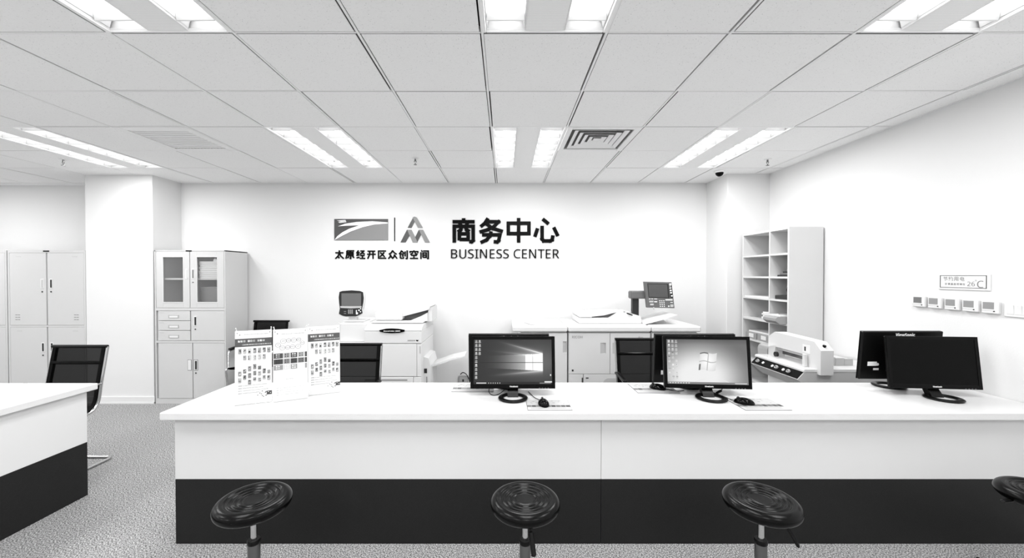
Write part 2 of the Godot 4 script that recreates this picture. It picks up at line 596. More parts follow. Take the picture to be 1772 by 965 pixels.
func ceiling_things() -> void:
	# four-way diffuser
	var t := thing("air_diffuser", "square ceiling air diffuser with dark gaps between stepped louvres", "air vent", Vector3(0.79, CEIL, -3.41))
	var f := g()
	for s in [-1.0, 1.0]:
		f.box(Vector3(s * 0.272, 0, 0), Vector3(0.046, 0.012, 0.59), 0.003)
		f.box(Vector3(0, 0, s * 0.272), Vector3(0.498, 0.012, 0.046), 0.003)
	part(t, "frame", f, M.vent_white)
	var box := g().span(Vector3(-0.255, 0.30, -0.255), Vector3(0.255, 0.31, 0.255))
	for s in [-1.0, 1.0]:
		box.box(Vector3(s * 0.252, 0.155, 0), Vector3(0.008, 0.30, 0.51)).box(Vector3(0, 0.155, s * 0.252), Vector3(0.50, 0.30, 0.008))
	part(t, "duct_box", box, M.galvanised)
	for k in 4:
		var ro := 0.222 - 0.05 * k
		var ri := ro - 0.034
		var l := g()
		for q in 4:
			var b := Basis(Vector3.UP, q * PI / 2)
			var up := (Vector3(0, -1, -0.35)).normalized()
			for off in [0.0, 0.003]:
				var n: Vector3 = (b * up) if off == 0.0 else -(b * up)
				l.poly([b * Vector3(-ro, -0.004 + off, ro), b * Vector3(ro, -0.004 + off, ro), b * Vector3(ri, 0.008 + off, ri), b * Vector3(-ri, 0.008 + off, ri)], n)
			l.poly([b * Vector3(-ro, -0.004, ro), b * Vector3(ro, -0.004, ro), b * Vector3(ro, -0.001, ro), b * Vector3(-ro, -0.001, ro)], b * Vector3(0, 0, 1))
		part(t, "louvre", l, M.vent_white)
	part(t, "centre_plate", g().box(Vector3(0, 0.0, 0), Vector3(0.06, 0.008, 0.06), 0.003), M.vent_white)
	# return grille
	t = thing("return_grille", "pale square return air grille with many thin slats", "air vent", Vector3(-2.81, CEIL, -3.41))
	f = g()
	for s in [-1.0, 1.0]:
		f.box(Vector3(s * 0.265, 0, 0), Vector3(0.06, 0.012, 0.59), 0.003)
		f.box(Vector3(0, 0, s * 0.265), Vector3(0.47, 0.012, 0.06), 0.003)
	part(t, "frame", f, M.vent_white)
	part(t, "backing", g().span(Vector3(-0.24, 0.05, -0.24), Vector3(0.24, 0.055, 0.24)), M.galvanised)
	for k in 11:
		part(t, "slat", g().box(Vector3(0, 0.002, -0.205 + k * 0.041), Vector3(0.468, 0.003, 0.026), 0.0, Basis(Vector3.RIGHT, -0.08)), M.vent_white)
	for k in 15:
		part(t, "rib", g().box(Vector3(-0.21 + k * 0.03, 0.002, -0.231), Vector3(0.014, 0.012, 0.008)), M.vent_white)
	# sprinklers
	for s in [[-0.9, -3.95, "small sprinkler head between the diffuser lamp and the left lamp"], [2.65, -3.98, "small sprinkler head near the right wall"], [-4.46, -3.98, "small sprinkler head in front of the lockers"]]:
		t = thing("sprinkler", s[2], "sprinkler", Vector3(s[0], CEIL, s[1]), 0.0, "ceiling sprinklers")
		part(t, "escutcheon", g().lathe([Vector2(0.0, -0.008), Vector2(0.032, -0.006), Vector2(0.036, 0.0)], 20), M.vent_white)
		part(t, "body", g().rod(Vector3(0, -0.004, 0), Vector3(0, -0.03, 0), 0.008).rod(Vector3(-0.012, -0.03, 0), Vector3(0, -0.062, 0), 0.0022, 6).rod(Vector3(0.012, -0.03, 0), Vector3(0, -0.062, 0), 0.0022, 6).rod(Vector3(-0.013, -0.03, 0), Vector3(0.013, -0.03, 0), 0.003, 6), M.brushed_steel)
		part(t, "deflector", g().lathe([Vector2(0.0, -0.066), Vector2(0.016, -0.066), Vector2(0.016, -0.063), Vector2(0.0, -0.063)], 14), M.brushed_steel)
	# dome camera
	t = thing("dome_camera", "small black dome security camera under the ceiling", "camera", Vector3(2.41, CEIL, -4.43))
	part(t, "mount", g().lathe([Vector2(0.0, -0.022), Vector2(0.05, -0.022), Vector2(0.055, -0.015), Vector2(0.055, 0.0)], 24), M.vent_white)
	var dm := []
	for k in 9:
		var a := PI / 2 * k / 8.0
		dm.append(Vector2(sin(a) * 0.042, -0.022 - cos(a) * 0.042))
	part(t, "dome", g().lathe(dm, 24), M.black_gloss)

# ---------------------------------------------------------------- counters
func counters() -> void:
	var t := thing("reception_counter", "long white reception counter with a dark grey lower front", "counter", Vector3(0.58, 0, -2.45))
	var o := Vector3(-0.58, 0, 2.45)
	var x := Transform3D(Basis.IDENTITY, o)
	part(t, "countertop", g(x).span(Vector3(-1.888, TOP - 0.042, -2.742), Vector3(3.055, TOP, -2.136), 0.004), M.counter_top)
	for s in [[-1.853, 0.538], [0.540, 2.93], [2.932, 3.055]]:
		part(t, "front_panel", g(x).span(Vector3(s[0], 0.366, -2.220), Vector3(s[1], TOP - 0.042, -2.195), 0.001), M.counter_white)
		part(t, "base_panel", g(x).span(Vector3(s[0], 0.0, -2.220), Vector3(s[1], 0.3645, -2.195), 0.001), M.counter_dark, "dark grey laminate base panel")
	for s in [-1.853, -0.3, 1.3, 3.03]:
		part(t, "end_panel", g(x).span(Vector3(s, 0.0, -2.70), Vector3(s + 0.025, TOP - 0.042, -2.221), 0.001), M.counter_white)
	t = thing("side_counter", "short white counter with dark lower front, left of the long counter", "counter", Vector3(-3.3, 0, -1.5))
	x = Transform3D(Basis.IDENTITY, Vector3(3.3, 0, 1.5))
	part(t, "countertop", g(x).span(Vector3(-3.62, TOP - 0.042, -2.73), Vector3(-2.835, TOP, -0.25), 0.004), M.counter_top)
	for s in [[-2.688, -1.5], [-1.498, -0.3]]:
		part(t, "front_panel", g(x).span(Vector3(-2.895, 0.366, s[0]), Vector3(-2.87, TOP - 0.042, s[1]), 0.001), M.counter_white)
		part(t, "base_panel", g(x).span(Vector3(-2.895, 0.0, s[0]), Vector3(-2.87, 0.3645, s[1]), 0.001), M.counter_dark, "dark grey laminate base panel")
	part(t, "end_panel", g(x).span(Vector3(-3.58, 0, -0.325), Vector3(-2.896, TOP - 0.042, -0.3), 0.001), M.counter_white)
	part(t, "end_panel", g(x).span(Vector3(-3.58, 0, -1.52), Vector3(-2.896, TOP - 0.042, -1.495), 0.001), M.counter_white)

# ---------------------------------------------------------------- stools
func stools() -> void:
	var t := thing("round_stool", "round black vinyl stool in front of the counter below the monitor with light beams", "stool", Vector3(0.090, 0, -1.75), 0.0, "round black stools along the counter")
	var top := 0.52
	var pr := [Vector2(0.0, top - 0.058), Vector2(0.10, top - 0.058)]
	for k in 15:
		var a := -PI * 0.5 + PI * k / 14.0
		pr.append(Vector2(0.125 + cos(a) * 0.030, top - 0.029 + sin(a) * 0.029))
	for k in 60:
		var r := 0.122 * (1.0 - (k + 1) / 60.0)
		pr.append(Vector2(r, top - 0.011 + 0.009 * pow(r / 0.122, 3.0) + (0.0026 * cos(TAU * (r - 0.012) / 0.021) * smoothstep(0.035, 0.055, r))))
	part(t, "seat", g().lathe(pr, 64), M.vinyl)
	part(t, "seat_plate", g().box(Vector3(0, top - 0.066, 0), Vector3(0.14, 0.016, 0.14), 0.004), M.black_matt)
	part(t, "piston", g().rod(Vector3(0, 0.26, 0), Vector3(0, top - 0.07, 0), 0.0125, 16), M.chrome)
	part(t, "column", g().lathe([Vector2(0.0, 0.08), Vector2(0.025, 0.08), Vector2(0.025, 0.318), Vector2(0.0125, 0.318)], 20), M.brushed_steel)
	part(t, "collar", g().lathe([Vector2(0.0255, 0.310), Vector2(0.0268, 0.312), Vector2(0.0268, 0.326), Vector2(0.025, 0.330), Vector2(0.0135, 0.330)], 20), M.black_plastic)
	var lev := part(t, "lever", g().tube(curve([Vector3(0.03, top - 0.07, 0), Vector3(0.070, top - 0.078, 0), Vector3(0.092, top - 0.10, 0)]), 0.0042, 8), M.black_plastic)
	part(lev, "paddle", g().box(Vector3(0.114, top - 0.136, 0), Vector3(0.092, 0.012, 0.022), 0.0055, Basis(Vector3.BACK, -1.05)), M.black_plastic)
	for k in 5:
		var b := Basis(Vector3.UP, TAU * k / 5.0 + 0.3)
		var leg := part(t, "leg", g(Transform3D(b, Vector3.ZERO)).prism([Vector2(0.0, 0.08), Vector2(0.0, 0.12), Vector2(0.05, 0.115), Vector2(0.205, 0.078), Vector2(0.205, 0.058), Vector2(0.06, 0.085)], 0.03, Transform3D(Basis.IDENTITY, Vector3(0, 0, -0.015))), M.chrome)
		part(leg, "caster", g(Transform3D(b, Vector3.ZERO)).rod(Vector3(0.195, 0.062, 0), Vector3(0.195, 0.035, 0), 0.006).rod(Vector3(0.198, 0.025, -0.022), Vector3(0.198, 0.025, -0.005), 0.025, 18).rod(Vector3(0.198, 0.025, 0.005), Vector3(0.198, 0.025, 0.022), 0.025, 18), M.black_plastic)
	t.rotation.y = -1.35
	copy_of(t, "round_stool", Vector3(-1.127, 0, -1.75), 2.75, "round black vinyl stool in front of the counter below the printed banners")
	copy_of(t, "round_stool", Vector3(1.148, 0, -1.75), -0.6, "round black vinyl stool in front of the counter below the bright desktop monitor")
	copy_of(t, "round_stool", Vector3(2.490, 0, -1.80), 3.05, "round black vinyl stool at the counter nearest the right wall").get_node("lever").transform = Transform3D(Basis(Vector3.BACK, 0.85), Vector3(0.03, top - 0.07, 0)) * Transform3D(Basis.IDENTITY, -Vector3(0.03, top - 0.07, 0))

# ---------------------------------------------------------------- chairs
func chairs() -> void:
	var t := thing("mesh_chair", "black mesh cantilever chair behind the counter, beside the printed banners", "chair", Vector3(-1.252, 0, -3.02), 0.0, "black mesh staff chairs")
	var spine := curve([Vector3(0, 0.93, -0.26), Vector3(0, 0.66, -0.21), Vector3(0, 0.50, -0.18), Vector3(0, 0.435, -0.11), Vector3(0, 0.43, 0.05), Vector3(0, 0.445, 0.20)], 8)
	var band := func(x0: float, x1: float, th: float, a: int, b: int, lift := 0.0) -> G:
		var o := g()
		for i in range(a, b):
			var p: Vector3 = spine[i]
			var q: Vector3 = spine[i + 1]
			var d := (q - p).normalized()
			var nn := Vector3(0, d.z, -d.y)
			if nn.y + nn.z < 0.0:
				nn = -nn
			for s in [0.0, -th]:
				var off: Vector3 = nn * (s + lift)
				o.poly([Vector3(x0, 0, 0) + p + off, Vector3(x1, 0, 0) + p + off, Vector3(x1, 0, 0) + q + off, Vector3(x0, 0, 0) + q + off], nn if s == 0.0 else -nn)
			for x in [x0, x1]:
				var u := nn * lift
				var w := nn * (lift - th)
				o.poly([Vector3(x, 0, 0) + p + u, Vector3(x, 0, 0) + q + u, Vector3(x, 0, 0) + q + w, Vector3(x, 0, 0) + p + w], Vector3(signf(x - (x0 + x1) * 0.5), 0, 0))
		return o
	part(t, "backrest", band.call(-0.185, 0.185, 0.0, 0, 18), M.mesh_fabric)
	part(t, "seat", band.call(-0.185, 0.185, 0.012, 18, 40), M.black_matt)
	for s in [-1.0, 1.0]:
		part(t, "hem", band.call(s * 0.185, s * 0.212, 0.022, 0, 40, 0.010), M.black_matt)
		var path := []
		for p in spine:
			path.append(p + Vector3(s * 0.218, 0, -0.004))
		path += rounded([path[-1], Vector3(s * 0.218, 0.45, 0.25), Vector3(s * 0.218, 0.012, 0.19), Vector3(s * 0.218, 0.012, -0.30), Vector3(0, 0.012, -0.30)], 0.05).slice(1)
		part(t, "side_frame", g().tube(path, 0.0105, 10), M.chrome)
		var arm := part(t, "armrest", g().tube(rounded([Vector3(s * 0.222, 0.64, -0.206), Vector3(s * 0.245, 0.655, -0.12), Vector3(s * 0.25, 0.64, 0.16), Vector3(s * 0.222, 0.46, 0.20)], 0.05), 0.0095, 10), M.chrome)
		part(arm, "arm_pad", g().box(Vector3(s * 0.249, 0.662, 0.02), Vector3(0.042, 0.022, 0.25), 0.008, Basis(Vector3.RIGHT, 0.05)), M.black_plastic)
	part(t, "top_bar", g().rod(Vector3(-0.224, 0.932, -0.258), Vector3(0.224, 0.932, -0.258), 0.013, 12), M.black_plastic)
	part(t, "cross_bar", g().box(Vector3(0, 0.805, -0.232), Vector3(0.42, 0.026, 0.018), 0.007), M.black_gloss)
	copy_of(t, "mesh_chair", Vector3(1.215, 0, -3.285), 0.0, "black mesh cantilever chair behind the counter, in front of the large copier")
	copy_of(t, "mesh_chair", Vector3(-2.925, 0, -4.66), 0.0, "black mesh cantilever chair against the back wall beside the glass-door cabinet")
	copy_of(t, "mesh_chair", Vector3(-3.455, 0, -2.93), 0.0, "black mesh cantilever chair behind the short side counter")

# ---------------------------------------------------------------- steel cabinets
func handle(parent: Node, c: Vector3, w: float, h: float, dark: Material) -> void:
	var hd := part(parent, "handle", g().box(c + Vector3(0, 0, 0.001), Vector3(w, h, 0.006), 0.002), M.white_plastic)
	part(hd, "handle_recess", g().box(c + Vector3(w * 0.08, 0, 0.0025), Vector3(w * 0.55, h * 0.84, 0.005), 0.0), dark)

func glass_cabinet() -> void:
	var W := 0.83
	var D := 0.40
	var t := thing("filing_cabinet", "grey steel filing cabinet with glass doors above drawers, beside the pillar", "cabinet", Vector3(-3.69, 0, -4.80))
	var U := func(X: float) -> float: return (X - 25.0) / 360.0 * W - W / 2
	var V := func(Y: float) -> float: return (900.0 - Y) / 805.0 * 1.80
	var F := D / 2
	var b := g()
	b.span(Vector3(-W / 2, 0, -F), Vector3(-W / 2 + 0.015, 1.80, F), 0.002)
	b.span(Vector3(W / 2 - 0.015, 0, -F), Vector3(W / 2, 1.80, F), 0.002)
	b.span(Vector3(-W / 2, 1.785, -F), Vector3(W / 2, 1.80, F), 0.002)
	b.span(Vector3(-W / 2 + 0.015, 0, -F), Vector3(W / 2 - 0.015, 1.785, -F + 0.01))
	b.span(Vector3(-W / 2 + 0.015, 0.0, -F + 0.01), Vector3(W / 2 - 0.015, V.call(404), F - 0.022))
	b.span(Vector3(-W / 2 + 0.015, 0.0, F - 0.022), Vector3(W / 2 - 0.015, V.call(874), F))
	b.span(Vector3(-W / 2 + 0.015, V.call(411), F - 0.022), Vector3(W / 2 - 0.015, V.call(397), F))
	b.span(Vector3(-W / 2 + 0.015, V.call(580), F - 0.022), Vector3(W / 2 - 0.015, V.call(570), F))
	b.span(Vector3(-W / 2 + 0.015, V.call(100), F - 0.022), Vector3(W / 2 - 0.015, 1.785, F))
	part(t, "body", b, M.cabinet_grey)
	part(t, "inner_shelf", g().span(Vector3(-W / 2 + 0.015, V.call(250), -F + 0.01), Vector3(W / 2 - 0.015, V.call(241), F - 0.035)), M.cabinet_grey)
	part(t, "interior_lining", g().span(Vector3(-W / 2 + 0.016, V.call(404), -F + 0.011), Vector3(W / 2 - 0.016, 1.784, -F + 0.014)).span(Vector3(-W / 2 + 0.0155, V.call(404), -F + 0.015), Vector3(-W / 2 + 0.018, 1.784, F - 0.03)).span(Vector3(-0.012, V.call(404), -F + 0.015), Vector3(0.012, 1.784, F - 0.04)), M.cabinet_grey)
	for s in [[33, 204, 68, 172], [206, 378, 240, 345]]:
		var d := g()
		var x0: float = U.call(s[0]) + 0.001
		var x1: float = U.call(s[1]) - 0.001
		var a0: float = U.call(s[2])
		var a1: float = U.call(s[3])
		var y0: float = V.call(396)
		var y1: float = V.call(102)
		var b0: float = V.call(368)
		var b1: float = V.call(130)
		d.span(Vector3(x0, y0, F - 0.02), Vector3(a0, y1, F), 0.001)
		d.span(Vector3(a1, y0, F - 0.02), Vector3(x1, y1, F), 0.001)
		d.span(Vector3(a0, y0, F - 0.02), Vector3(a1, b0, F), 0.001)
		d.span(Vector3(a0, b1, F - 0.02), Vector3(a1, y1, F), 0.001)
		var dr := part(t, "door", d, M.cabinet_grey)
		part(dr, "glass_pane", g().span(Vector3(a0, b0, F - 0.014), Vector3(a1, b1, F - 0.010)), M.cabinet_glass)
		var gk := g()
		for e in [-1.0, 1.0]:
			gk.box(Vector3((a0 + a1) / 2 + e * (a1 - a0) / 2, (b0 + b1) / 2, F), Vector3(0.007, b1 - b0 + 0.007, 0.006), 0.002)
			gk.box(Vector3((a0 + a1) / 2, (b0 + b1) / 2 + e * (b1 - b0) / 2, F), Vector3(a1 - a0, 0.007, 0.006), 0.002)
		part(dr, "glazing_bead", gk, M.white_plastic)
		var hx: float = U.call(189.0 if s[0] == 33 else 221.0)
		handle(dr, Vector3(hx, V.call(219), F), 0.032, 0.118, M.cabinet_grey if s[0] == 33 else M.recess)
		if s[0] != 33:
			part(dr, "lock", g().rod(Vector3(hx, V.call(263), F - 0.002), Vector3(hx, V.call(263), F + 0.004), 0.007, 12), M.brushed_steel)
	for y in [[413, 463], [466, 514], [517, 568]]:
		var dw := part(t, "drawer", g().span(Vector3(U.call(42), V.call(y[1]), F - 0.021), Vector3(U.call(204), V.call(y[0]), F), 0.0015), M.cabinet_grey)
		var yc: float = V.call((y[0] + y[1]) / 2.0 + 4)
		var hh := part(dw, "handle", g().box(Vector3(U.call(121), yc, F + 0.001), Vector3(0.122, 0.036, 0.006), 0.002), M.print_light)
		part(hh, "handle_recess", g().box(Vector3(U.call(122), yc - 0.003, F + 0.003), Vector3(0.098, 0.022, 0.005)), M.white_plastic)
		part(dw, "label_slot", g().box(Vector3(U.call(60), V.call(y[0] + 9), F), Vector3(0.05, 0.006, 0.003)), M.machine_grey)
	var sd := part(t, "small_door", g().span(Vector3(U.call(209), V.call(568), F - 0.021), Vector3(U.call(378), V.call(413), F), 0.0015), M.cabinet_grey)
	handle(sd, Vector3(U.call(231), V.call(466), F), 0.038, 0.115, M.rim_dark)
	part(sd, "lock", g().rod(Vector3(U.call(231), V.call(509), F - 0.002), Vector3(U.call(231), V.call(509), F + 0.004), 0.008, 12), M.rim_dark)
	for s in [[42, 214, 200], [218, 378, 232]]:
		var d := part(t, "lower_door", g().span(Vector3(U.call(s[0]), V.call(872), F - 0.021), Vector3(U.call(s[1]), V.call(582), F), 0.0015), M.cabinet_grey)
		handle(d, Vector3(U.call(s[2]), V.call(697), F), 0.040, 0.118, M.white_plastic if s[0] == 42 else M.rim_dark)
		part(d, "handle_rim", g().box(Vector3(U.call(s[2]), V.call(697), F - 0.001), Vector3(0.048, 0.126, 0.006), 0.002), M.rim_dark)
		if s[0] != 42:
			part(d, "lock", g().rod(Vector3(U.call(232), V.call(739), F - 0.002), Vector3(U.call(232), V.call(739), F + 0.004), 0.008, 12), M.rim_dark)
	part(t, "name_plate", g().box(Vector3(U.call(201), 1.792, F + 0.002), Vector3(0.07, 0.014, 0.006), 0.002), M.sign_black)
	# what lies inside the right half
	var y0: float = V.call(241)
	var p := g()
	rng.seed = 3
	for k in 9:
		p.box(Vector3(U.call(292) + rng.randf_range(-0.01, 0.01), y0 + 0.011 + k * 0.022, 0.02), Vector3(0.25, 0.02, 0.28), 0.003)
	solo("paper_stack", p, M.off_paper, "stack of papers on the shelf inside the glass-door cabinet", "paper", t.position)
	solo("paper_roll", g().rod(Vector3(U.call(323), V.call(146), -0.1), Vector3(U.call(323), V.call(148), 0.165), 0.022, 18).rod(Vector3(U.call(323), V.call(148), 0.1655), Vector3(U.call(323), V.call(148), 0.166), 0.008, 12), M.white_paper, "white paper roll on top of the stack inside the glass-door cabinet", "paper roll", t.position)
	solo("carton", g().box(Vector3(U.call(292), V.call(404) + 0.13, 0.0), Vector3(0.26, 0.26, 0.26), 0.003), M.book_grey, "grey carton behind the right glass pane, on the cabinet's lower level", "box", t.position)

func lockers() -> void:
	var W := 0.915
	var F := 0.2
	var t := thing("steel_locker", "grey steel locker cabinet with louvred doors, right beside the white pillar", "locker", Vector3(-5.39, 0, -4.82), 0.0, "grey steel lockers")
	var b := g()
	b.span(Vector3(-W / 2, 0, -F), Vector3(W / 2, 1.80, F - 0.022), 0.002)
	b.span(Vector3(-W / 2, 0, F - 0.022), Vector3(-W / 2 + 0.02, 1.80, F), 0.001)
	b.span(Vector3(W / 2 - 0.02, 0, F - 0.022), Vector3(W / 2, 1.80, F), 0.001)
	for y in [[0.0, 0.06], [0.898, 0.918], [1.772, 1.80]]:
		b.span(Vector3(-W / 2 + 0.02, y[0], F - 0.022), Vector3(W / 2 - 0.02, y[1], F))
	part(t, "body", b, M.cabinet_grey)
	for s in [-1.0, 1.0]:
		for lv in 2:
			var y0 := 0.062 if lv == 0 else 0.920
			var y1 := 0.896 if lv == 0 else 1.770
			var d := part(t, "door", g().span(Vector3(s * 0.008, y0, F - 0.021), Vector3(s * (W / 2 - 0.0215), y1, F), 0.002), M.cabinet_grey)
			var hy := 1.408 if lv == 1 else 0.66
			handle(d, Vector3(s * 0.052, hy, F), 0.036, 0.112, (M.machine_grey if s < 0 else M.rim_dark) if lv == 1 else M.rim_dark)
			part(d, "lock", g().rod(Vector3(s * 0.052, hy - 0.095, F - 0.002), Vector3(s * 0.052, hy - 0.095, F + 0.004), 0.008, 12), M.rim_dark)
			part(d, "label_slot", g().box(Vector3(s * 0.33, y1 - 0.045, F), Vector3(0.06, 0.006, 0.003)), M.machine_grey)
			if lv == 1:
				for k in 6:
					part(d, "vent_slot", g().box(Vector3(s * 0.345 + (0.015 if k % 2 else -0.015), 0.985 + (k / 2) * 0.028, F), Vector3(0.024, 0.006, 0.003)), M.recess)
	part(t, "name_plate", g().box(Vector3(0, 1.79, F + 0.002), Vector3(0.07, 0.014, 0.006), 0.002), M.sign_black)
	copy_of(t, "steel_locker", Vector3(-5.39 - W - 0.012, 0, -4.82), 0.0, "grey steel locker cabinet with louvred doors, second from the white pillar")

# ---------------------------------------------------------------- lettering
func loc(t: Node3D) -> Transform3D:
	return t.global_transform.affine_inverse()

func font(bold := false) -> SystemFont:
	var f := SystemFont.new()
	f.font_names = PackedStringArray(["Droid Sans"])
	if bold:
		f.font_weight = 700
	return f

# words of a given cap height and width, standing on c (its lower left corner), facing +z unless turned
func words(parent: Node, called: String, s: String, c: Vector3, height: float, width: float, depth: float, m: Material, bold := false, turn := Basis.IDENTITY) -> void:
	var tm := TextMesh.new()
	tm.text = s
	tm.font = font(bold)
	tm.font_size = 64
	tm.pixel_size = 0.01
	tm.depth = 0.1
	tm.curve_step = 1.5
	tm.horizontal_alignment = HORIZONTAL_ALIGNMENT_LEFT
	var b := tm.get_aabb()
	var o := part(parent, called, tm, m)
	var k := Vector3(width / b.size.x, height / b.size.y, depth / 0.1)
	var bs := turn * Basis.from_scale(k)
	o.transform = Transform3D(bs, c - bs * Vector3(b.position.x, b.position.y, -0.05))

const STROKES := {
	"shang": [[50,2, 50,14], [6,16, 94,16], [33,18, 39,30], [67,18, 61,30], [13,99, 13,34, 88,34, 88,90, 82,95, 72,95], [42,37, 38,48, 27,57], [57,37, 62,48, 74,55], [33,90, 33,64, 68,64, 68,86, 34,86]],
	"wu": [[38,2, 25,22, 8,36], [33,16, 80,16, 60,36, 35,48, 4,57], [28,22, 55,42, 97,55], [14,68, 85,68, 80,91, 74,96, 60,95], [50,54, 46,72, 32,88, 8,99]],
	"zhong": [[50,1, 50,99], [9,70, 9,22, 91,22, 91,70], [9,63, 91,63]],
	"xin": [[16,42, 5,76], [34,32, 34,84, 40,92, 66,92, 74,88, 77,70], [36,5, 60,25], [80,38, 97,73]],
	"tai": [[6,30, 94,30], [50,3, 48,34, 36,66, 6,96], [52,36, 64,66, 96,96], [36,74, 50,90]],
	"yuan": [[14,8, 95,8], [16,8, 15,50, 5,97], [54,12, 46,24], [32,60, 32,26, 82,26, 82,58, 32,58], [32,42, 82,42], [57,60, 57,93, 44,93], [38,68, 22,90], [76,66, 93,87]],
	"jing": [[26,3, 8,32, 28,32], [36,22, 10,58, 38,54], [4,88, 38,79], [46,10, 84,10, 66,32, 42,46], [58,24, 94,46], [46,60, 92,60], [69,60, 69,90], [40,92, 98,92]],
	"kai": [[8,12, 92,12], [3,46, 97,46], [32,12, 31,50, 10,97], [68,12, 68,98]],
	"qu": [[94,10, 12,10, 12,90, 96,90], [74,24, 50,54, 26,76], [30,28, 54,46, 78,76]],
	"zhong_crowd": [[50,3, 34,30, 8,46], [50,6, 68,30, 94,46], [28,48, 22,74, 3,97], [30,62, 44,86], [70,48, 64,74, 46,97], [72,58, 98,96]],
	"chuang": [[32,3, 20,28, 3,44], [34,10, 60,38], [18,44, 46,44, 46,66, 36,66], [18,44, 18,84, 24,90, 50,90, 54,78], [70,14, 70,70], [92,3, 92,90, 86,95, 74,93]],
	"kong": [[50,2, 50,14], [8,32, 8,16, 92,16, 92,32], [38,24, 30,38, 10,50], [62,24, 66,40, 90,46], [18,58, 82,58], [50,58, 50,92], [6,92, 94,92]],
	"jian": [[14,3, 26,17], [10,24, 10,99], [34,10, 90,10, 90,94, 76,94], [32,82, 32,32, 68,32, 68,80, 32,80], [32,56, 68,56]],
	"jie": [[5,18, 95,18], [32,3, 32,33], [68,3, 68,33], [12,44, 85,44, 85,74, 72,76], [46,44, 46,99]],
	"yue": [[26,3, 8,32, 28,32], [36,22, 10,58, 38,54], [4,88, 38,79], [62,4, 46,42], [54,24, 93,24, 89,86, 80,94, 68,92], [60,48, 74,66]],
	"yong": [[18,10, 18,60, 6,97], [18,10, 87,10, 87,88, 76,94], [18,38, 86,38], [18,64, 86,64], [52,10, 52,96]],
	"dian": [[14,72, 14,22, 84,22, 84,68, 14,68], [14,45, 84,45], [49,3, 49,84, 56,92, 90,92, 96,78]],
	"diao": [[8,8, 20,20], [5,36, 22,36, 22,86, 33,76], [41,8, 41,60, 34,96], [41,8, 93,8, 93,95, 82,95], [52,26, 82,26], [67,14, 67,44], [50,44, 84,44], [54,80, 54,58, 80,58, 80,78, 54,78]],
	"wen": [[8,8, 22,20], [3,36, 17,46], [5,96, 24,62], [36,46, 36,8, 84,8, 84,44, 36,44], [36,26, 84,26], [30,92, 30,58, 90,58, 90,92], [50,58, 50,92], [70,58, 70,92], [20,92, 99,92]],
	"du": [[52,2, 52,12], [16,14, 95,14], [16,14, 14,60, 3,97], [26,32, 93,32], [42,22, 42,52, 74,52, 74,22], [30,64, 82,64, 60,84, 26,98], [38,68, 62,88, 96,98]],
	"kong_control": [[3,26, 34,26], [20,3, 20,90, 9,88], [3,62, 34,50], [66,2, 66,14], [42,30, 42,16, 95,16, 95,30], [58,26, 42,46], [76,26, 93,45], [46,58, 91,58], [68,58, 68,92], [37,92, 99,92]],
	"zhi": [[18,5, 7,27], [14,18, 56,18], [3,38, 62,38], [33,3, 33,98], [12,84, 12,56, 54,56, 54,82, 46,84], [74,14, 74,68], [93,3, 93,92, 82,95]],
	"zai": [[5,22, 95,22], [40,3, 28,40, 3,68], [24,46, 24,98], [40,56, 91,56], [64,34, 64,92], [33,92, 97,92]],
}

# one character made of straight bars; c = lower left corner, right and up give its frame
func character(parent: Node, key: String, c: Vector3, size: Vector2, bar: float, depth: float, m: Material, turn := Basis.IDENTITY) -> void:
	var o := g(Transform3D(turn, c))
	var z := 0.0
	for s in STROKES[key]:
		for i in range(0, s.size() - 2, 2):
			var a := Vector2(s[i] * size.x / 100.0, (100 - s[i + 1]) * size.y / 100.0)
			var b := Vector2(s[i + 2] * size.x / 100.0, (100 - s[i + 3]) * size.y / 100.0)
			var d := (b - a).normalized()
			# the bars meet at corners: lengthen by less than half their width
			var e0 := bar * (0.45 if i > 0 else 0.0)
			var e1 := bar * (0.45 if i < s.size() - 4 else 0.0)
			a -= d * e0
			b += d * e1
			var q := Vector2(-d.y, d.x) * bar * 0.5
			o.prism([a - q, b - q, b + q, a + q], depth + z, Transform3D.IDENTITY)
			z += depth * 0.004
	part(parent, "character", o, m)

func xy(list: Array, d: float) -> Array:
	var out := []
	for i in range(0, list.size(), 2):
		var p := at(list[i], list[i + 1], d)
		out.append(Vector2(p.x, p.y))
	return out

func slab(z: float) -> Transform3D:
	return Transform3D(Basis.IDENTITY, Vector3(0, 0, z))

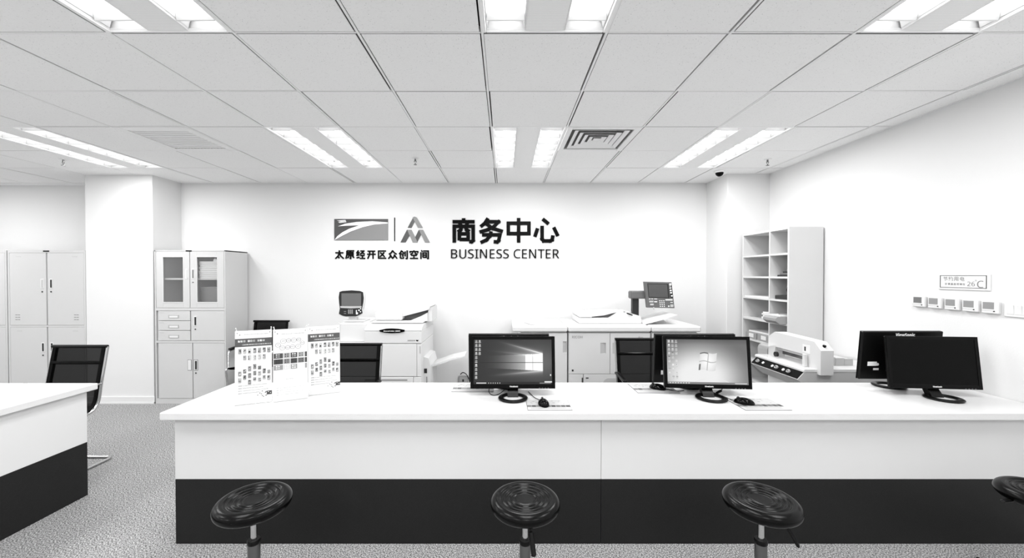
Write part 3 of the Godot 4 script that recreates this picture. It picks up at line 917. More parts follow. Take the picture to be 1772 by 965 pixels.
func wall_lettering() -> void:
	var d := BACK - 0.012
	var t := thing("wall_sign", "black Chinese characters above the words BUSINESS CENTER on the wall", "sign", Vector3(0, 1.72, -BACK))
	var x := loc(t)
	var s := d / FOCAL
	var keys := ["shang", "wu", "zhong", "xin"]
	for i in 4:
		var p := at(780.5 + i * 47.6, 420.0, d)
		character(t, keys[i], x * Vector3(p.x, p.y, -BACK), Vector2(43.5, 43.5) * s, 6.2 * s, 0.012, M.sign_black)
	var p0 := at(780.5, 447.0, d)
	words(t, "lettering", "BUSINESS CENTER", x * Vector3(p0.x, p0.y, -BACK + 0.005), 16.0 * s, 187.0 * s, 0.01, M.sign_black)
	t = thing("wall_logo", "grey emblem plate, letter emblem and small Chinese characters on the wall", "sign", at(578, 447, BACK))
	t.position.z = -BACK
	x = loc(t)
	var k2 := ["tai", "yuan", "jing", "kai", "qu", "zhong_crowd", "chuang", "kong", "jian"]
	for i in 9:
		var p := at(579.0 + i * 18.45, 448.0, d)
		character(t, k2[i], x * Vector3(p.x, p.y, -BACK), Vector2(16.0, 15.6) * s, 2.3 * s, 0.010, M.sign_black)
	var crop := func(l: Array) -> Array:
		var q := []
		for i in range(0, l.size(), 2):
			q += [560.0 + l[i] / 4.027, 360.0 + l[i + 1] / 4.027]
		return xy(q, d)
	var pl := part(t, "emblem_plate", g(x).prism(crop.call([73, 75, 448, 75, 448, 223, 73, 223]), 0.008, slab(-BACK)), M.sign_mid)
	part(pl, "emblem_field", g(x).prism(crop.call([80, 222, 130, 195, 190, 165, 270, 135, 350, 115, 448, 105, 448, 223]), 0.0095, slab(-BACK)), M.sign_grey)
	part(pl, "emblem_swoosh", g(x).prism(crop.call([75, 222, 95, 195, 130, 168, 180, 142, 250, 119, 160, 122, 100, 126, 150, 108, 230, 96, 340, 91, 447, 99, 447, 106, 350, 114, 270, 133, 190, 162, 130, 192]), 0.011, slab(-BACK)), M.sign_white)
	part(pl, "emblem_mark", g(x).prism(crop.call([92, 86, 150, 82, 156, 88, 120, 92]), 0.011, slab(-BACK)).prism(crop.call([100, 96, 155, 91, 158, 97, 112, 102]), 0.011, slab(-BACK)), M.sign_white)
	part(t, "divider_bar", g(x).prism(crop.call([491, 65, 497, 65, 497, 230, 491, 230]), 0.01, slab(-BACK)), M.sign_black)
	part(t, "letter_stroke", g(x).prism(crop.call([585, 136, 620, 70, 630, 60, 640, 78, 612, 136]), 0.009, slab(-BACK)), M.sign_mid)
	part(t, "letter_stroke", g(x).prism(crop.call([620, 64, 632, 58, 648, 64, 690, 136, 656, 136]), 0.010, slab(-BACK)), M.sign_grey)
	part(t, "letter_stroke", g(x).prism(crop.call([535, 238, 580, 150, 600, 150, 612, 165, 570, 238]), 0.009, slab(-BACK)), M.sign_mid)
	part(t, "letter_stroke", g(x).prism(crop.call([582, 150, 612, 150, 655, 238, 620, 238]), 0.010, slab(-BACK)), M.sign_grey)
	part(t, "letter_stroke", g(x).prism(crop.call([636, 205, 663, 150, 690, 150, 690, 160, 652, 236]), 0.009, slab(-BACK)), M.sign_mid)
	part(t, "letter_stroke", g(x).prism(crop.call([664, 150, 692, 150, 740, 238, 705, 238]), 0.0105, slab(-BACK)), M.sign_grey)

# ---------------------------------------------------------------- copiers
func small_copier() -> void:
	var t := thing("copier", "white colour copier with a tall touch console on its left shoulder", "copier", Vector3(-1.3, 0, -4.6))
	var x := loc(t)
	part(t, "body", g(x).span(Vector3(-1.84, 0.02, -4.95), Vector3(-0.906, 0.765, -4.272), 0.006).span(Vector3(-1.80, 0, -4.9), Vector3(-0.95, 0.03, -4.32)), M.machine_white)
	part(t, "front_door", g(x).span(Vector3(-1.835, 0.410, -4.275), Vector3(-0.960, 0.762, -4.25), 0.004), M.machine_white)
	part(t, "side_strip", g(x).span(Vector3(-0.957, 0.410, -4.275), Vector3(-0.908, 0.762, -4.252), 0.003), M.machine_white)
	part(t, "paper_drawer", g(x).span(Vector3(-1.835, 0.215, -4.275), Vector3(-0.995, 0.404, -4.25), 0.004), M.machine_white)
	part(t, "paper_drawer", g(x).span(Vector3(-1.835, 0.03, -4.275), Vector3(-0.995, 0.210, -4.25), 0.004), M.machine_white)
	part(t, "side_strip", g(x).span(Vector3(-0.992, 0.03, -4.275), Vector3(-0.908, 0.404, -4.252), 0.003), M.machine_white)
	part(t, "drawer_grip", g(x).span(Vector3(-1.52, 0.365, -4.2515), Vector3(-1.06, 0.378, -4.2485)), M.print_grey)
	part(t, "door_latch", g(x).span(Vector3(-0.928, 0.66, -4.2535), Vector3(-0.916, 0.74, -4.2485), 0.001), M.machine_grey)
	# shoulder and scanner
	part(t, "shoulder", g(x).span(Vector3(-1.84, 0.765, -4.93), Vector3(-1.528, 0.975, -4.36), 0.01).span(Vector3(-1.82, 0.975, -4.9), Vector3(-1.54, 0.982, -4.46), 0.004), M.machine_white)
	var sc := part(t, "scanner", g(x).span(Vector3(-1.525, 0.769, -4.95), Vector3(-0.906, 0.900, -4.25), 0.005), M.machine_white)
	part(sc, "scanner_seam", g(x).span(Vector3(-1.51, 0.764, -4.94), Vector3(-0.92, 0.770, -4.262)), M.machine_grey)
	part(sc, "lip", g(x).prism([Vector2(4.25, 0.903), Vector2(4.25, 0.918), Vector2(4.37, 0.966), Vector2(4.95, 0.966), Vector2(4.95, 0.903)], 0.619, Transform3D(Basis(Vector3(0, 0, -1), Vector3(0, 1, 0), Vector3(1, 0, 0)), Vector3(-1.525, 0, 0))), M.machine_white)
	var bd := part(sc, "badge", g(x).prism(xy([656, 571, 667, 568.5, 678, 568, 690, 568.7, 700, 570.5, 699.5, 573.5, 690, 575.7, 678, 576.2, 666, 575.5, 657, 573.5], 4.24), 0.012, slab(-4.252)), M.sign_black)
	words(bd, "badge_text", "DocuColor 5000", x * Vector3(at(664, 573.6, 4.24).x, at(664, 573.6, 4.24).y, -4.2395), 0.014, 0.178, 0.001, M.button_white, true)
	words(sc, "maker_name", "XEROX", x * Vector3(at(705, 590, 4.25).x, at(705, 590, 4.25).y, -4.2495), 0.014, 0.085, 0.001, M.print_grey, true)
	part(sc, "maker_mark", g(x).prism(xy([720, 587.5, 722, 588.3, 724, 587.5, 724, 589, 723, 590.3, 721.2, 590.3, 720, 589], 4.25), 0.002, slab(-4.2505)), M.sign_black)
	part(t, "platen_cover", g(x).span(Vector3(-1.50, 0.972, -4.93), Vector3(-0.915, 0.990, -4.385), 0.005), M.machine_white)
	# document feeder
	var f := part(t, "document_feeder", g(x).span(Vector3(-1.475, 0.992, -4.9), Vector3(-1.165, 1.095, -4.43), 0.02), M.machine_white)
	var tray := part(t, "feed_tray", g(x).prism(xy([695, 548, 741, 536, 744, 530, 724, 533, 712, 535, 695, 542], 4.45), 0.36, slab(-4.83)), M.machine_white)
	part(tray, "paper_guide", g(x).prism(xy([697, 541, 698, 533, 703, 531, 716, 533, 716, 538], 4.6), 0.02, slab(-4.62)), M.machine_cream)
	part(f, "output_slot_shade", g(x).prism(xy([679, 553.5, 680, 549.5, 696, 549, 742, 536.5, 742, 540, 712, 553.5], 4.46), 0.27, slab(-4.82)), M.console_grey)  # solid grey wedge standing in for the shade in the feeder gap
	part(t, "output_tray", g(x).prism(xy([706, 556, 728, 547, 739, 541, 739, 556], 4.45), 0.36, slab(-4.83)), M.machine_white)
	part(t, "feeder_side", g(x).prism(xy([738, 556, 741, 534, 747, 531, 747, 556], 4.47), 0.33, slab(-4.82)), M.machine_white)
	# console
	var c := func(l: Array) -> Array:
		var q := []
		for i in range(0, l.size(), 2):
			q += [570.0 + l[i] * 0.11398, 490.0 + l[i + 1] * 0.11398]
		return xy(q, 4.45)
	var shell := [155, 130, 200, 116, 335, 106, 465, 116, 510, 135, 521, 220, 515, 290, 500, 360, 492, 395, 504, 452, 440, 487, 400, 501, 250, 501, 200, 491, 146, 462, 160, 380, 150, 300, 143, 210]
	var big := []
	for i in range(0, shell.size(), 2):
		big += [332 + (shell[i] - 332) * 1.06, 305 + (shell[i + 1] - 305) * 1.05]
	var co := part(t, "console", g(x).prism(c.call(big), 0.05, slab(-4.502)), M.machine_white)
	part(co, "console_face", g(x).prism(c.call(shell), 0.006, slab(-4.453)), M.rim_dark)
	part(co, "screen", g(x).prism(c.call([185, 150, 482, 150, 482, 345, 185, 345]), 0.002, slab(-4.448)), M.console_grey)
	part(co, "console_strip", g(x).prism(c.call([165, 346, 490, 346, 485, 372, 330, 380, 172, 372]), 0.004, slab(-4.4495)), M.console_light)
	for r in 4:
		for k in 3:
			part(co, "key", g(x).prism(c.call([285 + k * 27, 398 + r * 17, 303 + k * 27, 398 + r * 17, 303 + k * 27, 409 + r * 17, 285 + k * 27, 409 + r * 17]), 0.004, slab(-4.449)), M.print_light)
	for b in [[405, 440, 435, 470, 0.95], [405, 405, 418, 440, 0.9], [440, 398, 462, 418, 0.95], [468, 380, 484, 392, 0.8], [466, 424, 482, 438, 0.8], [222, 422, 256, 432, 0.6], [222, 452, 256, 462, 0.6]]:
		part(co, "button", g(x).prism(c.call([b[0], b[1], b[2], b[1], b[2], b[3], b[0], b[3]]), 0.004, slab(-4.449)), M.button_white if b[4] > 0.7 else M.print_grey)
	part(co, "console_post", g(x).span(Vector3(-1.790, 0.985, -4.55), Vector3(-1.697, 1.08, -4.49), 0.006), M.machine_white)
	part(co, "console_foot", g(x).span(Vector3(-1.83, 0.98, -4.66), Vector3(-1.60, 0.995, -4.44), 0.005), M.machine_white)
	# finisher with catch tray on the right side
	var fi := part(t, "finisher", g(x).prism([Vector2(-0.906, 0.03), Vector2(-0.906, 0.60), Vector2(-0.855, 0.585), Vector2(-0.83, 0.50), Vector2(-0.835, 0.03)], 0.42, slab(-4.78)), M.machine_white)
	part(fi, "output_slot_shade", g(x).span(Vector3(-0.90, 0.42, -4.362), Vector3(-0.868, 0.47, -4.356)), M.print_and_shade_dark)  # dark plate painted as the shade inside the finisher opening
	part(fi, "vent_slot", g(x).span(Vector3(-0.875, 0.22, -4.362), Vector3(-0.866, 0.38, -4.356)), M.print_grey)
	part(t, "catch_tray", g(x).prism([Vector2(-0.84, 0.462), Vector2(-0.84, 0.482), Vector2(-0.62, 0.56), Vector2(-0.46, 0.592), Vector2(-0.46, 0.58), Vector2(-0.62, 0.54)], 0.28, slab(-4.74)), M.frosted_tray)

func door_with_grip(t: Node3D, called: String, x: Transform3D, a: Vector2, b: Vector2, ga: Vector2, gb: Vector2, z: float) -> void:
	var d := g(x)
	d.span(Vector3(a.x, a.y, z - 0.02), Vector3(ga.x, b.y, z), 0.0)
	d.span(Vector3(gb.x, a.y, z - 0.02), Vector3(b.x, b.y, z), 0.0)
	d.span(Vector3(ga.x, a.y, z - 0.02), Vector3(gb.x, ga.y, z), 0.0)
	d.span(Vector3(ga.x, gb.y, z - 0.02), Vector3(gb.x, b.y, z), 0.0)
	var o := part(t, called, d, M.machine_cream)
	part(o, "grip_recess", g(x).prism([Vector2(ga.x, -z), Vector2(gb.x, -z + 0.014), Vector2(gb.x, -z + 0.019), Vector2(ga.x, -z + 0.019)], gb.y - ga.y, Transform3D(Basis(Vector3(1, 0, 0), Vector3(0, 0, -1), Vector3(0, 1, 0)), Vector3(0, ga.y, 0))), M.machine_grey)

func large_copier() -> void:
	var t := thing("production_printer", "long white production printer of three units with a swing-arm console", "copier", Vector3(1.1, 0, -4.57))
	var x := loc(t)
	for u in [[0.167, 0.667, 0.08, 0.667], [0.679, 1.556, 0.675, 1.560], [1.569, 2.07, 1.568, 2.094]]:
		var b := part(t, "unit_body", g(x).span(Vector3(u[0], 0.02, -4.93), Vector3(u[1], 0.890, -4.222), 0.003).span(Vector3(u[0] + 0.04, 0, -4.9), Vector3(u[1] - 0.04, 0.03, -4.26)), M.machine_cream)
		part(b, "rim_gap", g(x).span(Vector3(u[0] + 0.01, 0.888, -4.92), Vector3(u[1] - 0.01, 0.904, -4.225)), M.machine_grey)
		part(t, "unit_top", g(x).span(Vector3(u[2], 0.902, -4.95), Vector3(u[3], 0.962, -4.185), 0.012), M.machine_white)
	door_with_grip(t, "side_door", x, Vector2(0.170, 0.05), Vector2(0.664, 0.888), Vector2(0.618, 0.68), Vector2(0.660, 0.80), -4.20)
	door_with_grip(t, "front_door", x, Vector2(0.683, 0.452), Vector2(1.122, 0.888), Vector2(1.020, 0.668), Vector2(1.080, 0.785), -4.20)
	door_with_grip(t, "front_door", x, Vector2(1.127, 0.452), Vector2(1.553, 0.888), Vector2(1.15, 0.668), Vector2(1.21, 0.785), -4.20)
	door_with_grip(t, "side_door", x, Vector2(1.573, 0.05), Vector2(2.067, 0.888), Vector2(1.60, 0.68), Vector2(1.65, 0.80), -4.20)
	part(t, "toner_door", g(x).span(Vector3(0.683, 0.05, -4.22), Vector3(0.836, 0.446, -4.20), 0.002), M.machine_cream)
	var dr := part(t, "paper_drawer", g(x).span(Vector3(0.842, 0.05, -4.22), Vector3(1.553, 0.446, -4.20), 0.002), M.machine_cream)
	part(dr, "drawer_grip", g(x).prism(xy([1043, 662, 1046, 657, 1051, 654, 1066, 654, 1072, 662], 4.2), 0.004, slab(-4.202)), M.machine_grey)
	part(dr, "drawer_mark", g(x).span(Vector3(0.865, 0.402, -4.2005), Vector3(0.895, 0.412, -4.198)), M.print_and_shade_dark)
	part(t, "drawer_latch", g(x).span(Vector3(0.822, 0.34, -4.201), Vector3(0.834, 0.41, -4.198)), M.print_and_shade_dark)
	part(t, "door_mark", g(x).span(Vector3(0.715, 0.478, -4.2005), Vector3(0.734, 0.498, -4.198)), M.print_and_shade_dark)
	var p := at(990, 585, 4.2)
	words(t, "maker_name", "RICOH", x * Vector3(p.x, p.y, -4.1995), 0.026, 0.112, 0.001, M.print_grey)
	p = at(1105, 585, 4.2)
	words(t, "model_name", "Pro", x * Vector3(p.x, p.y, -4.1995), 0.018, 0.045, 0.001, M.print_grey)
	# scanner and feeder on the main unit
	var s := part(t, "scanner", g(x).span(Vector3(0.830, 0.964, -4.90), Vector3(1.530, 1.026, -4.40), 0.008), M.machine_white)
	part(s, "scanner_seam", g(x).span(Vector3(0.84, 0.961, -4.89), Vector3(1.52, 0.965, -4.405)), M.machine_grey)
	part(s, "feeder_head", g(x).span(Vector3(0.835, 1.028, -4.88), Vector3(0.985, 1.078, -4.42), 0.012).span(Vector3(0.98, 1.028, -4.87), Vector3(1.50, 1.085, -4.62), 0.01), M.machine_white)
	part(s, "feeder_end", g(x).prism(xy([1052, 552, 1068, 541, 1086, 540, 1109, 547, 1109, 552], 4.41), 0.40, slab(-4.82)), M.machine_white)
	part(s, "output_slot_shade", g(x).prism(xy([1024, 551.5, 1024, 548.5, 1046, 546, 1064, 541, 1056, 549, 1046, 551.5], 4.43), 0.14, slab(-4.62)), M.console_grey)  # grey filler painted as the shade under the feed tray
	part(s, "feed_tray", g(x).prism(xy([1018, 542, 1024, 548, 1046, 545.5, 1068, 540, 1066, 537, 1040, 538], 4.43), 0.20, slab(-4.64)), M.machine_white)
	part(t, "document_wing", g(x).prism([Vector2(1.545, 0.963), Vector2(1.545, 0.972), Vector2(1.90, 1.072), Vector2(1.90, 1.058)], 0.47, slab(-4.80)), M.machine_white)
	part(t, "wing_support", g(x).prism([Vector2(1.60, 0.962), Vector2(1.78, 1.02), Vector2(1.84, 0.962)], 0.30, slab(-4.75)), M.machine_cream)
	# swing-arm console
	part(t, "console_post", g(x).span(Vector3(1.485, 0.96, -4.64), Vector3(1.560, 1.30, -4.57), 0.008), M.rim_dark)
	part(t, "console_arm", g(x).span(Vector3(1.455, 1.235, -4.65), Vector3(1.66, 1.325, -4.54), 0.012), M.console_grey)
	var co := part(t, "console", g(x).prism(xy([1115, 487.2, 1162, 488.2, 1167.3, 533, 1120, 532], 4.5), 0.045, slab(-4.545)), M.console_grey)
	part(co, "screen_frame", g(x).prism(xy([1120, 490, 1156.5, 491, 1158.5, 515.8, 1122.5, 514.6], 4.5), 0.003, slab(-4.502)), M.rim_dark)
	part(co, "screen", g(x).prism(xy([1121.2, 491.2, 1154.5, 492, 1156, 514.6, 1123.2, 513.6], 4.5), 0.005, slab(-4.502)), M.console_screen)
	part(co, "side_column", g(x).prism(xy([1157.5, 489, 1162, 489.2, 1165, 515, 1159.5, 515], 4.5), 0.003, slab(-4.502)), M.rim_dark)
	for b in [[1158, 490, 3.4, 3.2], [1158.4, 494, 2, 1.3], [1158.4, 497, 3, 2], [1159, 501, 3, 2.5], [1159.5, 505, 3, 2.5], [1161, 510.5, 2.7, 2.2], [1123, 516.5, 2.5, 1], [1127, 516.5, 3, 1], [1132, 516.5, 5, 1], [1123.5, 520, 7, 3], [1132, 521, 5, 1.6], [1125, 525, 6, 3], [1151.5, 517.5, 12, 2], [1160, 522.5, 4, 1], [1160, 526.5, 5, 4.5], [1156, 528.5, 2.2, 2]]:
		part(co, "button", g(x).prism(xy([b[0], b[1], b[0] + b[2], b[1], b[0] + b[2], b[1] + b[3], b[0], b[1] + b[3]], 4.5), 0.006, slab(-4.502)), M.console_light if b[2] > 4 and b[3] > 2 else M.button_white)
	for r in 4:
		for k in 3:
			part(co, "key", g(x).prism(xy([1141 + k * 3.4 + r * 0.3, 519.5 + r * 3.2, 1142.6 + k * 3.4 + r * 0.3, 519.5 + r * 3.2, 1142.6 + k * 3.4 + r * 0.3, 521 + r * 3.2, 1141 + k * 3.4 + r * 0.3, 521 + r * 3.2], 4.5), 0.005, slab(-4.502)), M.button_white)
	part(co, "stylus_clip", g(x).prism(xy([1130, 531, 1132, 531, 1132.4, 535.5, 1130.8, 535.5], 4.5), 0.012, slab(-4.51)), M.console_light)
	var pen := at(1086.5, 543.4, 4.42)
	var a := at(1079, 540.6, 4.44) - pen
	solo("pen", g().rod(a, -a, 0.007, 10).rod(-a, -a * 1.12, 0.006, 10, 0.002), M.black_plastic, "black pen lying on top of the large printer's document feeder", "pen", pen + Vector3(0, 0.008, 0))
	# papers in the hollow on the left unit
	for q in [[0.47, 0.29, 0.0], [0.34, 0.20, 0.3]]:
		solo("loose_paper", g().box(Vector3(0, 0.002, 0), Vector3(q[1], 0.004, 0.21), 0.0), M.white_paper, ["wide white sheet lying on the left end of the long printer", "narrow white sheet turned askew on the long printer's left end"][0 if q[2] == 0.0 else 1], "paper", Vector3(q[0], 0.963 + (0.004 if q[2] > 0 else 0.0), -4.45), q[2], "loose sheets on the printer")

# ---------------------------------------------------------------- shelf and cutter
func bookshelf() -> void:
	var t := thing("bookshelf", "tall white open bookshelf with two columns standing against the right wall", "bookshelf", Vector3(2.88, 0, -4.13))
	var x := loc(t)
	var a := 2.715
	var b := 3.045
	for z in [[-3.78, -3.76], [-4.50, -4.48]]:
		part(t, "side_panel", g(x).span(Vector3(a, 0, z[0]), Vector3(b, 1.973, z[1]), 0.001), M.shelf_white)
	part(t, "divider", g(x).span(Vector3(a, 0.08, -4.045), Vector3(b - 0.012, 1.953, -4.03)), M.shelf_white)
	part(t, "top_panel", g(x).span(Vector3(a, 1.953, -4.48), Vector3(b, 1.973, -3.78)), M.shelf_white)
	part(t, "back_panel", g(x).span(Vector3(b - 0.012, 0.0, -4.48), Vector3(b, 1.953, -3.78)), M.shelf_white)
	part(t, "plinth", g(x).span(Vector3(a + 0.02, 0, -4.48), Vector3(a + 0.035, 0.08, -3.78)), M.shelf_white)
	var ys := [1.725, 1.495, 1.268, 1.036, 0.806, 0.576, 0.346, 0.098]
	for y in ys:
		part(t, "shelf", g(x).span(Vector3(a, y - 0.018, -4.029), Vector3(b - 0.012, y, -3.78)), M.shelf_white)
		part(t, "shelf", g(x).span(Vector3(a, y - 0.018, -4.48), Vector3(b - 0.012, y, -4.046)), M.shelf_white)
	# things on the shelves
	var bk := [[2.87, 1.495, -3.90, 0.22, 0.018, 0.17, 0.1, "book_dark"], [2.88, 1.514, -3.905, 0.20, 0.016, 0.15, -0.1, "book_grey"], [2.90, 1.531, -3.91, 0.18, 0.016, 0.14, 0.15, "book_dark"], [2.92, 1.548, -3.90, 0.16, 0.014, 0.13, 0.0, "box_grey"]]
	for i in 4:
		var q: Array = bk[i]
		solo("book", g().box(Vector3(0, q[4] / 2, 0), Vector3(q[3], q[4], q[5]), 0.002), M[q[7]], "%s book in the small pile on the bookshelf's second level, %s" % [["dark", "grey", "dark", "pale grey"][i], ["lowest", "second from below", "third from below", "topmost"][i]], "book", Vector3(q[0], q[1], q[2]), q[6], "books on the shelf")
	solo("flat_case", g().box(Vector3(0, 0.02, 0), Vector3(0.24, 0.04, 0.19), 0.004), M.book_dark, "dark flat case lying in the bookshelf's third level", "case", Vector3(2.86, 1.268, -3.895), 0.05)
	var tape := []
	for k in 13:
		var an := TAU * k / 12.0
		tape.append(Vector3(0.0, 0.055 + cos(an) * 0.04, sin(an) * 0.04))
	solo("tape_roll", g().tube(tape, 0.014, 8), M.black_matt, "black roll of tape standing on the dark flat case", "tape", Vector3(2.80, 1.309, -3.83), 0.4)
	var tr := thing("document_tray", "grey document tray jutting out of the bookshelf's fourth level", "tray", Vector3(2.79, 1.036, -3.875), 0.06)
	part(tr, "tray_base", g().prism([Vector2(-0.19, 0.03), Vector2(-0.15, 0.0), Vector2(0.15, 0.0), Vector2(0.15, 0.07), Vector2(-0.17, 0.07), Vector2(-0.19, 0.055)], 0.17, slab(-0.085)), M.box_grey)
	part(tr, "paper_pile", g().box(Vector3(0.0, 0.078, 0), Vector3(0.28, 0.016, 0.15), 0.002), M.off_paper)
	part(tr, "dark_folder", g().box(Vector3(0.03, 0.092, 0.01), Vector3(0.2, 0.012, 0.12), 0.002, Basis(Vector3.UP, 0.3)), M.book_grey)
	rng.seed = 8
	var ps := g()
	for k in 5:
		ps.box(Vector3(rng.randf_range(-0.01, 0.01), 0.009 + k * 0.017, rng.randf_range(-0.008, 0.008)), Vector3(0.24, 0.015, 0.13), 0.002, Basis(Vector3.UP, rng.randf_range(-0.1, 0.1)))
	solo("paper_stack", ps, M.white_paper, "stack of white paper bundles on the bookshelf beside the document tray", "paper", Vector3(2.86, 1.036, -4.125))
	solo("loose_paper", g().box(Vector3(0, 0.006, 0), Vector3(0.29, 0.012, 0.40), 0.001), M.white_paper, "flat white sheets covering the bookshelf level above the paper bundles", "paper", Vector3(2.87, 1.268, -4.265))
	for k in 2:
		var fb := thing("file_box", ["grey file box with a white label, beside the bookshelf's divider", "grey file box with a white label, beside the bookshelf's far side panel"][k], "box", Vector3(2.86, 0.806, -4.148 - k * 0.205), 0.0, "file boxes on the shelf")
		part(fb, "box_body", g().box(Vector3(0, 0.036, 0), Vector3(0.27, 0.072, 0.185), 0.003), M.box_grey)
		part(fb, "label", g().box(Vector3(-0.1352, 0.04, 0.01), Vector3(0.002, 0.042, 0.08)), M.white_paper)
	solo("paper_stack", g().box(Vector3(0, 0.008, 0), Vector3(0.24, 0.016, 0.34), 0.002, Basis(Vector3.UP, 0.05)), M.white_paper, "white papers lying on the two grey file boxes", "paper", Vector3(2.87, 0.879, -4.25))

func paper_cutter() -> void:
	var t := thing("paper_cutter", "electric paper cutter with black control strip beside the bookshelf", "paper cutter", Vector3(2.66, 0, -3.36))
	var x := loc(t)
	part(t, "stand", g(x).span(Vector3(2.42, 0, -3.60), Vector3(2.98, 0.60, -3.12), 0.006), M.cutter_light)
	part(t, "body", g(x).prism([Vector2(2.345, 0.750), Vector2(2.292, 0.692), Vector2(2.40, 0.60), Vector2(3.03, 0.60), Vector2(3.03, 0.750)], 0.59, slab(-3.66)), M.cutter_body)
	part(t, "table", g(x).prism([Vector2(2.335, 0.752), Vector2(2.335, 0.765), Vector2(2.345, 0.772), Vector2(3.035, 0.772), Vector2(3.035, 0.752)], 0.60, slab(-3.665)), M.cutter_light)
	var n := Vector3(-0.738, 0.674, 0.0).normalized()
	var bs := Basis(Vector3(0, 0, 1), Vector3(n.y, -n.x, 0), n).orthonormalized()
	var mid := Vector3(2.3185, 0.721, -3.365)
	var cp := part(t, "control_panel", g(x).box(mid + n * 0.001, Vector3(0.575, 0.070, 0.004), 0.001, Basis(Vector3(0, 0, 1), n.cross(Vector3(0, 0, 1)), n)), M.sign_black)
	var zf := [0.115, 0.24, 0.45, 0.54, 0.68, 0.785]
	for i in 6:
		var c: Vector3 = mid + Vector3(0, 0, -0.29 + 0.58 * zf[i])
		var big: bool = i in [0, 3, 5]
		var kn := part(cp, "knob", g(x).rod(c, c + n * (0.016 if big else 0.009), 0.0155 if big else 0.0115, 18), M.console_light if big else M.button_white)
		if big:
			part(kn, "knob_cap", g(x).rod(c + n * 0.016, c + n * 0.019, 0.009, 14), M.console_grey)
	# yoke that carries the blade
	var yk := [Vector2(3.03, 0.735), Vector2(3.03, 0.925), Vector2(3.095, 0.985), Vector2(3.55, 0.998), Vector2(3.635, 0.945), Vector2(3.635, 0.772), Vector2(3.56, 0.772), Vector2(3.54, 0.865), Vector2(3.18, 0.865), Vector2(3.15, 0.772), Vector2(3.10, 0.772), Vector2(3.10, 0.735)]
	var y := part(t, "yoke", g(x).prism(yk, 0.10, Transform3D(Basis(Vector3(0, 0, -1), Vector3(0, 1, 0), Vector3(1, 0, 0)), Vector3(2.44, 0, 0))), M.cutter_light)
	part(y, "sticker", g(x).span(Vector3(2.4385, 0.88, -3.215), Vector3(2.4405, 0.945, -3.135)), M.white_paper)
	part(y, "sticker_mark", g(x).span(Vector3(2.4378, 0.895, -3.195), Vector3(2.4390, 0.93, -3.18)), M.print_and_shade_dark)
	part(y, "cap_hole", g(x).rod(Vector3(2.49, 0.948, -3.062), Vector3(2.49, 0.962, -3.056), 0.012, 14), M.sign_black)
	part(t, "clamp_bar", g(x).span(Vector3(2.46, 0.84, -3.55), Vector3(2.50, 0.88, -3.16), 0.003), M.machine_grey)
	part(t, "blade", g(x).span(Vector3(2.505, 0.80, -3.54), Vector3(2.510, 0.87, -3.17)), M.brushed_steel)
	part(t, "guide_post", g(x).span(Vector3(2.405, 0.772, -3.175), Vector3(2.43, 0.875, -3.15), 0.003), M.cutter_light)
	# clear guard over the left of the table
	var gp := []
	var pts := [Vector2(2.36, 0.774), Vector2(2.358, 0.84), Vector2(2.368, 0.865), Vector2(2.39, 0.878), Vector2(2.44, 0.88)]
	gp = pts.duplicate()
	for i in range(pts.size() - 1, -1, -1):
		gp.append(pts[i] + Vector2(0.004, -0.004))
	part(t, "clear_guard", g(x).prism(gp, 0.13, slab(-3.66)), M.clear_guard)
	part(t, "hand_wheel", g(x).rod(Vector3(2.41, 0.805, -3.50), Vector3(2.43, 0.805, -3.50), 0.022, 16), M.rim_dark)
	for k in 4:
		part(t, "back_gauge", g(x).span(Vector3(2.555 + k * 0.072, 0.772, -3.215), Vector3(2.625 + k * 0.072, 0.845 - k * 0.006, -3.20), 0.001), M.machine_grey)

# ---------------------------------------------------------------- things on the counter
func blend(a: float, b: float, t: float) -> float:
	return a + (b - a) * clampf(t, 0.0, 1.0)

